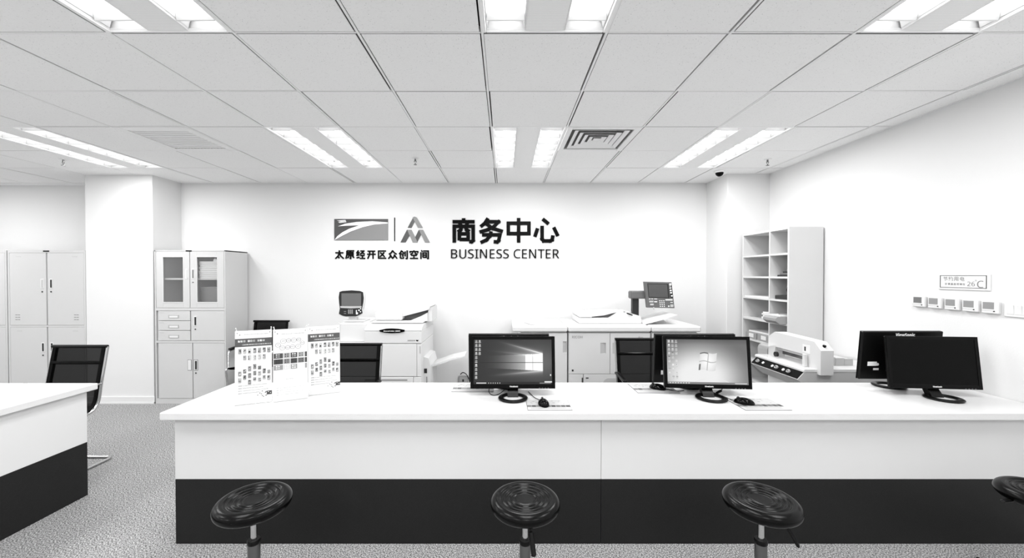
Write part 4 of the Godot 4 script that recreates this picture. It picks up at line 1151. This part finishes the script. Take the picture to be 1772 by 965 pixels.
# picture on the left screen: beams of light through a four-pane window
func beam_desktop() -> Image:
	var w := 420
	var h := 258
	var im := sheet(w, h, 0.1)
	for j in h:
		for i in w:
			var u := float(i) / w
			var v := float(j) / h
			var c := 0.12 + 0.14 * exp(-pow((v - 0.5) * 2.4, 2.0)) * smoothstep(0.05, 0.6, u)
			c += 0.12 * exp(-pow((u - 0.82) / 0.25, 2.0) - pow((v - 0.5) / 0.5, 2.0))
			# window runs from u = 0.58 to 0.885; beams run left from its edges
			var top := 0.385 - 0.055 * (u - 0.885) / 0.3 * -1.0
			top = 0.315 + 0.20 * maxf(0.0, 0.885 - u) * 0.35
			var bot := 0.70 - 0.20 * maxf(0.0, 0.885 - u) * 0.45
			if u < 0.885:
				if v > top and v < bot:
					c += 0.50 * smoothstep(0.1, 0.9, u) + (0.28 if u > 0.66 else 0.0)
				var e1 := absf(v - (0.315 - (0.885 - u) * 0.50))
				var e2 := absf(v - (0.70 + (0.885 - u) * 0.16))
				var e3 := absf(v - (0.385 - (0.885 - u) * 0.20))
				c += 0.55 * exp(-e1 * 40.0) * smoothstep(0.25, 0.85, u) + 0.5 * exp(-e2 * 30.0) * smoothstep(0.1, 0.85, u) + 0.3 * exp(-e3 * 45.0) * smoothstep(0.1, 0.85, u)
				if v > 0.315 - (0.885 - u) * 0.50 and v < top:
					c += 0.20 * smoothstep(0.15, 0.9, u)
			if absf(v - 0.512) < 0.008 and u > 0.08 and u < 0.885:
				c *= 0.45
			if absf(u - 0.755) < 0.003 and v > top and v < bot:
				c *= 0.7
			im.set_pixel(i, j, grey(clampf(c, 0.0, 1.0)))
	rect(im, 0, h - 14, w, 14, 0.03)
	rng.seed = 17
	for k in 10:
		icon(im, 6, 4 + k * 23)
		if k < 4:
			icon(im, 24, 4 + k * 23)
	rect(im, 14, h - 10, 54, 6, 0.85)
	for k in 6:
		rect(im, 78 + k * 12, h - 10, 5, 6, 0.75)
	rect(im, w - 66, h - 10, 60, 6, 0.5)
	rect(im, w - 40, h - 18, 40, 8, 0.92)
	rect(im, w - 10, h - 58, 6, 10, 0.95)
	return im

func icon(im: Image, x: int, y: int) -> void:
	rect(im, x + 2, y, 10, 9, rng.randf_range(0.6, 0.98))
	rect(im, x + 4, y + 2, 5, 4, rng.randf_range(0.3, 0.95))
	rect(im, x, y + 11, 14, 3, 0.85)
	rect(im, x + 3, y + 15, 8, 2, 0.75)

# picture on the right screen: pale round glow with a waving four-pane flag
func flag_desktop() -> Image:
	var w := 420
	var h := 258
	var im := sheet(w, h, 0.5)
	for j in h:
		for i in w:
			var u := float(i) / w
			var v := float(j) / h
			var r := Vector2((u - 0.40) * 1.35, v - 0.85).length()
			var c := blend(0.93, 0.42, smoothstep(0.25, 0.98, r))
			if v < 0.12:
				c -= 0.08 * (1.0 - v / 0.12)
			# flag of four panes
			var fx := (u - 0.505 - (0.55 - v) * 0.07) / 0.105
			var fy := (v - 0.495 - 0.018 * sin((fx) * PI)) / 0.195
			if absf(fx) < 1.0 and absf(fy) < 1.0:
				if absf(fx) > 0.05 and absf(fy) > 0.05:
					c = 0.78 + 0.2 * (1.0 - fx * fx * 0.5) * (1.0 - fy * fy * 0.4)
					if fx < -0.8 and fy > 0.3 or fx < 0.0 and fy < -0.86:
						c = 0.42
				else:
					c = 0.72
			# arc of light
			var arc := absf(Vector2(u - 0.55, (v - 1.25) * 0.9).length() - 0.34)
			if v > 0.88 and arc < 0.006:
				c = 0.9
			im.set_pixel(i, j, grey(clampf(c, 0.0, 1.0)))
	rect(im, 0, h - 12, w, 12, 0.52)
	rng.seed = 19
	for r in 10:
		for k in 3:
			if r < 4 or (r + k) % 3 != 0:
				icon(im, 6 + k * 19, 5 + r * 23)
	for k in 8:
		rect(im, 10 + k * 14, h - 9, 8, 6, 0.85)
	rect(im, w - 70, h - 9, 62, 5, 0.85)
	return im

func monitor(called: String, label: String, where: Vector3, turn: float, screen: Material, tilt := 6.5, label_x := 0.185, label_y := 0.115, lift := 0.0) -> Node3D:
	var t := thing(called, label, "monitor", where, turn)
	# oval ring foot
	var fixed := []
	for k in 17:
		var a := -PI + TAU * k / 16.0
		fixed.append(Vector2(0.074 + cos(a) * 0.016, 0.008 + sin(a) * 0.008))
	part(t, "foot_ring", g().lathe(fixed, 40), M.black_plastic)
	part(t, "neck", g().prism([Vector2(-0.030, 0.0), Vector2(-0.075, 0.0), Vector2(-0.100, 0.04), Vector2(-0.110, 0.20), Vector2(-0.080, 0.20), Vector2(-0.068, 0.05), Vector2(-0.045, 0.022)], 0.066, Transform3D(Basis(Vector3(0, 0, 1), Vector3(0, 1, 0), Vector3(-1, 0, 0)), Vector3(0.033, 0, 0))), M.black_plastic)
	var b := Basis(Vector3.RIGHT, deg_to_rad(-tilt))
	var c := Vector3(0, 0.05 + lift, -0.045)
	var x := Transform3D(b, c)
	var W := 0.525
	var H := 0.320
	var sh := part(t, "shell", g(x).box(Vector3(0, H / 2, -0.012), Vector3(W, H, 0.020), 0.005).box(Vector3(0, H / 2 - 0.01, -0.030), Vector3(0.20, H - 0.12, 0.026), 0.012), M.black_plastic)
	var bz := g(x)
	bz.span(Vector3(-W / 2, 0, -0.003), Vector3(-W / 2 + 0.020, H, 0.003), 0.001)
	bz.span(Vector3(W / 2 - 0.020, 0, -0.003), Vector3(W / 2, H, 0.003), 0.001)
	bz.span(Vector3(-W / 2 + 0.02, 0, -0.003), Vector3(W / 2 - 0.02, 0.026, 0.003), 0.001)
	bz.span(Vector3(-W / 2 + 0.02, H - 0.020, -0.003), Vector3(W / 2 - 0.02, H, 0.003), 0.001)
	part(sh, "bezel", bz, M.black_gloss)
	part(sh, "screen", g(x).picture(Vector3(0, (0.026 + H - 0.020) / 2, 0.0005), Vector3(W / 2 - 0.020, 0, 0), Vector3(0, (H - 0.046) / 2, 0)), screen)
	words(sh, "maker_name", "ViewSonic", x * Vector3(-0.02, 0.009, 0.003), 0.009, 0.052, 0.001, M.button_white, true, b)
	for k in 4:
		part(sh, "menu_button", g(x).box(Vector3(0.165 + k * 0.018, 0.004, 0.0035), Vector3(0.008, 0.002, 0.002)), M.print_grey)
	# back side: maker's name, label, vents
	var back := b * Basis(Vector3.UP, PI)
	words(sh, "maker_name", "ViewSonic", x * Vector3(0.05, H - 0.033, -0.0225), 0.022, 0.125, 0.002, M.button_white, true, back)
	part(sh, "rating_label", g(x).box(Vector3(label_x, label_y, -0.0222), Vector3(0.060, 0.028, 0.001)), M.white_paper)
	part(sh, "round_sticker", g(x).rod(Vector3(label_x - 0.036, label_y - 0.004, -0.0230), Vector3(label_x - 0.036, label_y - 0.004, -0.0220), 0.009, 14), M.white_paper)
	part(sh, "small_label", g(x).box(Vector3(label_x - 0.028, label_y - 0.036, -0.0222), Vector3(0.036, 0.013, 0.001)), M.off_paper)
	return t

func mouse(label: String, where: Vector3, turn: float, cord: Array) -> void:
	var t := thing("computer_mouse", label, "mouse", where, turn, "black computer mice")
	var pr := []
	for k in 9:
		var a := PI / 2 * k / 8.0
		pr.append(Vector2(cos(a) * 0.031, 0.004 + sin(a) * 0.030))
	pr.push_front(Vector2(0.029, 0.0))
	pr.push_front(Vector2(0.0, 0.0))
	part(t, "shell", g().lathe(pr, 28, Vector3.ZERO, Basis.IDENTITY, 1.0, 1.75), M.black_gloss)
	part(t, "scroll_wheel", g().rod(Vector3(-0.004, 0.027, -0.030), Vector3(0.004, 0.027, -0.030), 0.009, 14), M.rim_dark)
	var path := []
	var inv := Transform3D(Basis(Vector3.UP, turn), where).affine_inverse()
	for p in cord:
		path.append(inv * p)
	part(t, "cord", g().tube(curve(path, 8), 0.0022, 7), M.black_plastic)

func counter_things() -> void:
	var off := mat("screen_off", 0.012, 0.1, 0.0, 0.22)
	var beam := picture_mat("screen_beam", beam_desktop(), 0.2, 1.0)
	var flag := picture_mat("screen_flag", flag_desktop(), 0.2, 1.0)
	monitor("monitor", "black monitor showing a dark desktop with beams of light through a window", Vector3(0.048, TOP, -2.377), 0.0, beam)
	monitor("monitor", "black monitor showing a bright desktop with a four-pane flag", Vector3(1.252, TOP, -2.377), deg_to_rad(-4.0), flag)
	monitor("monitor", "black monitor with a dark screen, facing the stools near the right wall", Vector3(2.655, TOP, -2.372), deg_to_rad(-5.0), off)
	monitor("monitor", "black monitor facing the staff, back to back with the light-beam monitor", Vector3(0.024, TOP, -2.645), PI, off, 5.0)
	monitor("monitor", "black monitor facing the staff, back to back with the four-pane flag monitor", Vector3(1.238, TOP, -2.645), PI, off, 5.0, 0.185, 0.065)
	monitor("monitor", "black monitor facing the staff, seen from behind with white labels on its back", Vector3(2.590, TOP, -2.645), PI, off, 5.0, 0.185, 0.105, 0.018)
	# mouse mats
	var im := sheet(256, 190, 0.72)
	rng.seed = 31
	for k in 40:
		rect(im, 20 + rng.randi_range(0, 200), 12 + rng.randi_range(0, 60), rng.randi_range(4, 14), 3, rng.randf_range(0.2, 0.6))
	rect(im, 0, 100, 256, 34, 0.5)
	for k in 9:
		rect(im, k * 29, 100, 22, 34, rng.randf_range(0.2, 0.62))
	for k in 26:
		rect(im, 20 + k * 8, 150, 5, 5, 0.35)
		rect(im, 20 + k * 8, 165, 5, 4, 0.45)
	var pad := picture_mat("mat_print", im, 0.7)
	var pads := [[0.125, 0.375, -2.172, -2.350, "printed mouse mat in front of the light-beam monitor"], [1.335, 1.595, -2.172, -2.380, "printed mouse mat beside the four-pane flag monitor's foot"], [0.845, 1.115, -2.492, -2.705, "printed mouse mat at the staff edge, left of the four-pane flag monitor"], [-0.345, -0.075, -2.515, -2.715, "printed mouse mat at the staff edge, left of the light-beam monitor"]]
	for p in pads:
		var c := Vector3((p[0] + p[1]) / 2, TOP, (p[2] + p[3]) / 2)
		var t := thing("mouse_mat", p[4], "mouse mat", c, 0.0, "printed mouse mats")
		var s := Vector3(p[1] - p[0], 0.0025, p[2] - p[3])
		part(t, "rubber_sheet", g().box(Vector3(0, 0.0012, 0), s, 0.0005), M.console_grey)
		part(t, "printed_top", g().picture(Vector3(0, 0.0027, 0), Vector3(s.x / 2 - 0.002, 0, 0), Vector3(0, 0, -s.z / 2 + 0.002)), pad)
	mouse("black mouse on the mat in front of the light-beam monitor", Vector3(0.222, TOP + 0.003, -2.262), 0.15, [Vector3(0.213, TOP + 0.012, -2.315), Vector3(0.185, TOP + 0.004, -2.38), Vector3(0.165, TOP + 0.003, -2.45), Vector3(0.15, TOP + 0.003, -2.52)])
	mouse("black mouse on the mat beside the four-pane flag monitor", Vector3(1.395, TOP + 0.003, -2.285), 1.0, [Vector3(1.352, TOP + 0.012, -2.315), Vector3(1.356, TOP + 0.004, -2.36), Vector3(1.352, TOP + 0.003, -2.41), Vector3(1.33, TOP + 0.003, -2.50)])
	mouse("black mouse at the staff edge, half hidden by the four-pane flag monitor", Vector3(1.005, TOP + 0.003, -2.58), 0.9, [Vector3(1.045, TOP + 0.012, -2.55), Vector3(1.10, TOP + 0.003, -2.53), Vector3(1.16, TOP + 0.003, -2.54)])
	solo("cable", g().tube(curve([Vector3(-0.10, TOP + 0.045, -2.50), Vector3(-0.10, TOP + 0.012, -2.47), Vector3(-0.075, TOP + 0.004, -2.44), Vector3(-0.04, TOP + 0.004, -2.46), Vector3(-0.005, TOP + 0.02, -2.49)], 8), 0.0025, 7).box(Vector3(-0.13, TOP + 0.048, -2.475), Vector3(0.05, 0.012, 0.02), 0.004), M.black_plastic, "thin black cable looping under the light-beam monitor", "cable")
	solo("cable", g().tube(curve([Vector3(1.27, TOP + 0.004, -2.47), Vector3(1.32, TOP + 0.01, -2.46), Vector3(1.36, TOP + 0.022, -2.47), Vector3(1.39, TOP + 0.05, -2.49)], 8), 0.003, 7).box(Vector3(1.345, TOP + 0.018, -2.463), Vector3(0.04, 0.014, 0.014), 0.004, Basis(Vector3.BACK, 0.5)), M.black_plastic, "thick black cable with plug under the four-pane flag monitor", "cable")

# ---------------------------------------------------------------- printed banners
func ring_mark(im: Image, cx: float, cy: float, r: float, v: float) -> void:
	for k in 60:
		var a := TAU * k / 60.0
		rect(im, cx + cos(a) * r, cy + sin(a) * r * 0.9, 2, 2, v)

func blur_words(im: Image, x: float, y: float, w: float, h: float, v: float, ground: float) -> void:
	var i := 0.0
	while i < w:
		rect(im, x + i, y, h * 0.9, h, blend(ground, v, rng.randf_range(0.55, 1.0)))
		rect(im, x + i + h * rng.randf_range(0.1, 0.5), y + h * rng.randf_range(0.1, 0.5), maxf(1.0, h * 0.3), maxf(1.0, h * 0.3), ground)
		i += h * 1.15

func product_print() -> Image:
	var im := sheet(276, 630, 0.95)
	rng.seed = 41
	# head: small emblem and company line
	for k in 8:
		rect(im, 30 + k, 30 - absf(k - 4) * -1.5, 2, 8, 0.6)
	blur_words(im, 68, 30, 180, 8, 0.72, 0.95)
	rect(im, 0, 70, 276, 72, 0.50)
	for k in 3:
		blur_words(im, 22 + k * 72, 84, 52, 17, 0.98, 0.5)
	blur_words(im, 52, 120, 216, 8, 0.95, 0.5)
	var cols := [24, 60, 96, 134, 170, 205, 240]
	for c in 7:
		var n: int = [1, 2, 2, 2, 2, 2, 1][c]
		var y := 158.0
		for k in n:
			pic(im, cols[c], y, 24, rng.randf_range(40, 52))
			y += 60
		y = [355.0, 340.0, 315.0, 300.0, 318.0, 345.0, 360.0][c]
		while y < 440.0:
			var hh := rng.randf_range(30, 46)
			pic(im, cols[c], y, 24, hh)
			y += hh + 16
	for k in 4:
		blur_words(im, 26, 478 + k * 22, 20, 8, 0.6, 0.95)
		blur_words(im, 56, 478 + k * 22, [180, 150, 190, 120][k], 8, 0.72, 0.95)
	for k in 16:
		rect(im, 140 + rng.randi_range(0, 130), 540 + rng.randi_range(0, 6) * 8, 9, 7, rng.randf_range(0.25, 0.5))
	rect(im, 236, 545, 40, 34, 0.42)
	rect(im, 246, 551, 6, 7, 0.95)
	rect(im, 262, 560, 6, 7, 0.95)
	return im

func pic(im: Image, x: float, y: float, w: float, h: float) -> void:
	rect(im, x, y, w, h, rng.randf_range(0.62, 0.85))
	for k in 5:
		rect(im, x + rng.randf_range(1, w * 0.6), y + rng.randf_range(1, h * 0.7), rng.randf_range(3, w * 0.45), rng.randf_range(3, h * 0.3), rng.randf_range(0.1, 0.95))
	rect(im, x + 3, y + h + 3, w - 6, 3, 0.78)

func service_print() -> Image:
	var im := sheet(276, 630, 0.95)
	rng.seed = 43
	for k in 8:
		rect(im, 30 + k, 34, 2, 10, 0.6)
	blur_words(im, 68, 40, 180, 8, 0.72, 0.95)
	for c in [[80, 108, 24], [122, 104, 19], [164, 104, 22], [205, 102, 18], [234, 134, 18], [38, 140, 21], [72, 168, 22], [115, 166, 19], [154, 164, 20], [200, 164, 22]]:
		ring_mark(im, c[0], c[1], c[2], 0.55)
		ring_mark(im, c[0], c[1], c[2] - 2, 0.7)
		blur_words(im, c[0] - 11, c[1] - 4, 20, 7, 0.6, 0.95)
	var tones := [[0.45, 0.75, 0.45, 0.8, 0.45], [0.40, 0.68, 0.42, 0.62, 0.42], [0.70, 0.86, 0.72, 0.9, 0.72]]
	var wid := [74, 52, 54, 54, 18]
	for r in 3:
		var x := 4.0
		for k in 5:
			rect(im, x, 216 + r * 52, wid[k], 46, tones[r][k])
			if k < 4:
				for q in 4:
					blur_words(im, x + wid[k] * 0.3 + (q % 2) * 18 - 4, 222 + r * 52 + (q / 2) * 19, 13, 13, 0.95 if tones[r][k] < 0.5 and r == 0 or r == 2 else 0.3, tones[r][k])
			x += wid[k] + 4
	for e in [[12, 385, 252, 2], [12, 510, 252, 2], [12, 385, 2, 126], [263, 385, 2, 126]]:
		rect(im, e[0], e[1], e[2], e[3], 0.8)
	blur_words(im, 100, 448, 60, 6, 0.7, 0.95)
	for k in 4:
		blur_words(im, 28, 524 + k * 20, 16, 7, 0.65, 0.95)
		blur_words(im, 54, 524 + k * 20, [190, 120, 190, 150][k], 7, 0.75, 0.95)
	return im

# stronger ink
func ink(im: Image) -> Image:
	for y in im.get_height():
		for x in im.get_width():
			im.set_pixel(x, y, grey(pow(im.get_pixel(x, y).r, 1.7)))
	return im

func banners() -> void:
	var pr := picture_mat("banner_products", ink(product_print()), 0.45)
	var sv := picture_mat("banner_services", ink(service_print()), 0.45)
	var rows := [[Vector3(-1.562, TOP, -2.262), Vector3(-1.392, TOP, -2.338), pr, "desk banner of product pictures at the counter's left end"], [Vector3(-1.375, TOP, -2.322), Vector3(-1.212, TOP, -2.405), sv, "desk banner with round marks and grey squares between two product banners"], [Vector3(-1.230, TOP, -2.448), Vector3(-1.066, TOP, -2.532), pr, "desk banner of product pictures in front of the black mesh chair"]]
	for r in rows:
		var a: Vector3 = r[0]
		var b: Vector3 = r[1]
		var d := b - a
		var t := thing("desk_banner", r[3], "banner", (a + b) / 2, atan2(-d.z, d.x), "printed desk banners")
		var w := d.length()
		var h := 0.418
		var bs := Basis(Vector3.RIGHT, deg_to_rad(-3.0))
		var x := Transform3D(bs, Vector3(0, 0.008, 0))
		part(t, "banner_sheet", g(x).box(Vector3(0, h / 2, -0.0012), Vector3(w, h, 0.0016)), M.white_plastic)
		part(t, "banner_print", g(x).picture(Vector3(0, h / 2, 0), Vector3(w / 2, 0, 0), Vector3(0, h / 2, 0)), r[2])
		for s in [-1.0, 1.0]:
			part(t, "prong", g(x).tube(curve([Vector3(s * 0.012, h * 0.42, -0.022), Vector3(s * (w / 2 - 0.012), h - 0.02, -0.012), Vector3(s * (w / 2 - 0.004), h + 0.016, 0.004)], 5), 0.0028, 8), M.white_plastic)
			part(t, "prong", g(x).tube(curve([Vector3(s * 0.012, h * 0.40, -0.022), Vector3(s * (w / 2 - 0.012), 0.02, -0.012), Vector3(s * (w / 2 - 0.004), 0.002, 0.006)], 5), 0.0028, 8), M.white_plastic)
			part(t, "eyelet", g(x).rod(Vector3(s * (w / 2 - 0.011), h - 0.014, -0.001), Vector3(s * (w / 2 - 0.011), h - 0.014, 0.0012), 0.0028, 10), M.brushed_steel)
		part(t, "back_strut", g().tube([Vector3(0, 0.18, -0.03), Vector3(0, 0.004, -0.12)], 0.003, 8).box(x * Vector3(0, h * 0.41, -0.022), Vector3(0.04, 0.04, 0.014), 0.004), M.white_plastic)
		part(t, "foot_bar", g().box(Vector3(0, 0.004, 0.012), Vector3(w, 0.008, 0.02), 0.002), M.clear_guard)

# ---------------------------------------------------------------- small things on the walls
func wall_things() -> void:
	var turn := Basis(Vector3.UP, -PI / 2)  # faces -x
	# temperature notice
	var t := thing("wall_notice", "framed white notice about 26 degrees above the row of thermostats", "sign", Vector3(WALL_X, 1.464, -2.62), -PI / 2)
	part(t, "board", g().box(Vector3(0, 0, 0.004), Vector3(0.296, 0.105, 0.008), 0.002), M.white_plastic)
	var fr := g()
	for s in [-1.0, 1.0]:
		fr.box(Vector3(-0.003 + s * 0.132, 0.003, 0.0086), Vector3(0.0035, 0.084, 0.0014))
		fr.box(Vector3(-0.003, 0.003 + s * 0.0405, 0.0086), Vector3(0.266, 0.003, 0.0014))
	part(t, "border", fr, M.print_and_shade_dark)
	var ks := ["jie", "yue", "yong", "dian"]
	for i in 4:
		character(t, ks[i], Vector3(-0.118 + i * 0.033, 0.006, 0.008), Vector2(0.029, 0.031), 0.0026, 0.0008, M.print_grey)
	var k2 := ["kong", "diao", "wen", "du", "kong_control", "zhi", "zai"]
	for i in 7:
		character(t, k2[i], Vector3(-0.106 + i * 0.0178, -0.021, 0.008), Vector2(0.0135, 0.0145), 0.0016, 0.0008, M.print_grey)
	words(t, "lettering", "26", Vector3(0.026, -0.026, 0.0082), 0.03, 0.042, 0.0008, M.print_grey)
	words(t, "lettering", "C", Vector3(0.080, -0.034, 0.0082), 0.045, 0.034, 0.0008, M.print_grey)
	var dg := []
	for k in 13:
		dg.append(Vector3(0.073 + cos(TAU * k / 12.0) * 0.004, 0.012 + sin(TAU * k / 12.0) * 0.004, 0.0084))
	part(t, "lettering", g().tube(dg, 0.0009, 6), M.print_grey)
	# thermostats
	var zs := [-2.884, -2.778, -2.672, -2.566, -2.460]
	for i in 5:
		var th := thing("thermostat", ["white thermostat with the darkest display, farthest along the wall", "white thermostat, second from the bookshelf end of the row", "white thermostat in the middle of the row of five", "white thermostat, second from the switch plate", "white thermostat next to the wide switch plate"][i], "thermostat", Vector3(WALL_X, 1.318 - i * 0.002, zs[i]), -PI / 2, "thermostats in a row")
		part(th, "back_plate", g().box(Vector3(0, -0.004, 0.004), Vector3(0.080, 0.078, 0.008), 0.002), M.white_plastic)
		part(th, "cover", g().box(Vector3(0, 0, 0.016), Vector3(0.088, 0.080, 0.018), 0.005), M.white_plastic)
		part(th, "display", g().box(Vector3(-0.006, 0.010, 0.0252), Vector3(0.054, 0.040, 0.0015)), M.lcd_dark if i == 0 else M.lcd)
		part(th, "display_rim", g().box(Vector3(-0.006, 0.010, 0.0245), Vector3(0.059, 0.045, 0.0015)), M.print_light)
		part(th, "button_line", g().box(Vector3(-0.010, -0.0225, 0.0252), Vector3(0.064, 0.0022, 0.0012)), M.print_light)
		part(th, "knob", g().rod(Vector3(0.024, -0.024, 0.024), Vector3(0.024, -0.024, 0.0275), 0.004, 12), M.print_and_shade_dark)
	var sw := thing("switch_plate", "wide white light switch plate at the end of the thermostat row", "switch", Vector3(WALL_X, 1.303, -2.315), -PI / 2)
	part(sw, "plate", g().box(Vector3(0, 0, 0.005), Vector3(0.172, 0.088, 0.010), 0.003), M.white_plastic)
	for k in 4:
		part(sw, "rocker", g().box(Vector3(-0.054 + k * 0.036, 0, 0.011), Vector3(0.034, 0.058, 0.005), 0.002, Basis(Vector3.RIGHT, 0.06)), M.white_plastic)
	# socket by the floor of the back wall, its cord rising over it
	var so := thing("wall_socket", "grey wall socket box low on the back wall, beside the light-beam monitor", "socket", at(802, 656, BACK))
	so.position.z = -BACK
	part(so, "box", g().box(Vector3(0, 0, 0.02), Vector3(0.125, 0.10, 0.04), 0.004), M.box_grey)
	part(so, "face", g().box(Vector3(0.005, 0, 0.0405), Vector3(0.105, 0.075, 0.002)), M.print_light)
	part(so, "outlet", g().box(Vector3(0.0, -0.004, 0.0418), Vector3(0.022, 0.03, 0.002)), M.print_and_shade_dark)
	part(so, "cord", g().tube(curve([Vector3(-0.035, 0.072, 0.03), Vector3(0.0, 0.10, 0.05), Vector3(0.05, 0.07, 0.06), Vector3(0.085, -0.02, 0.06), Vector3(0.05, -0.06, 0.06), Vector3(0.01, -0.09, 0.06)], 8), 0.0055, 8), M.black_plastic)

func _ready() -> void:
	materials()
	view()
	lamps()
	setting()
	ceiling_things()
	counters()
	glass_cabinet()
	lockers()
	small_copier()
	large_copier()
	bookshelf()
	paper_cutter()
	chairs()
	stools()
	counter_things()
	banners()
	wall_lettering()
	wall_things()
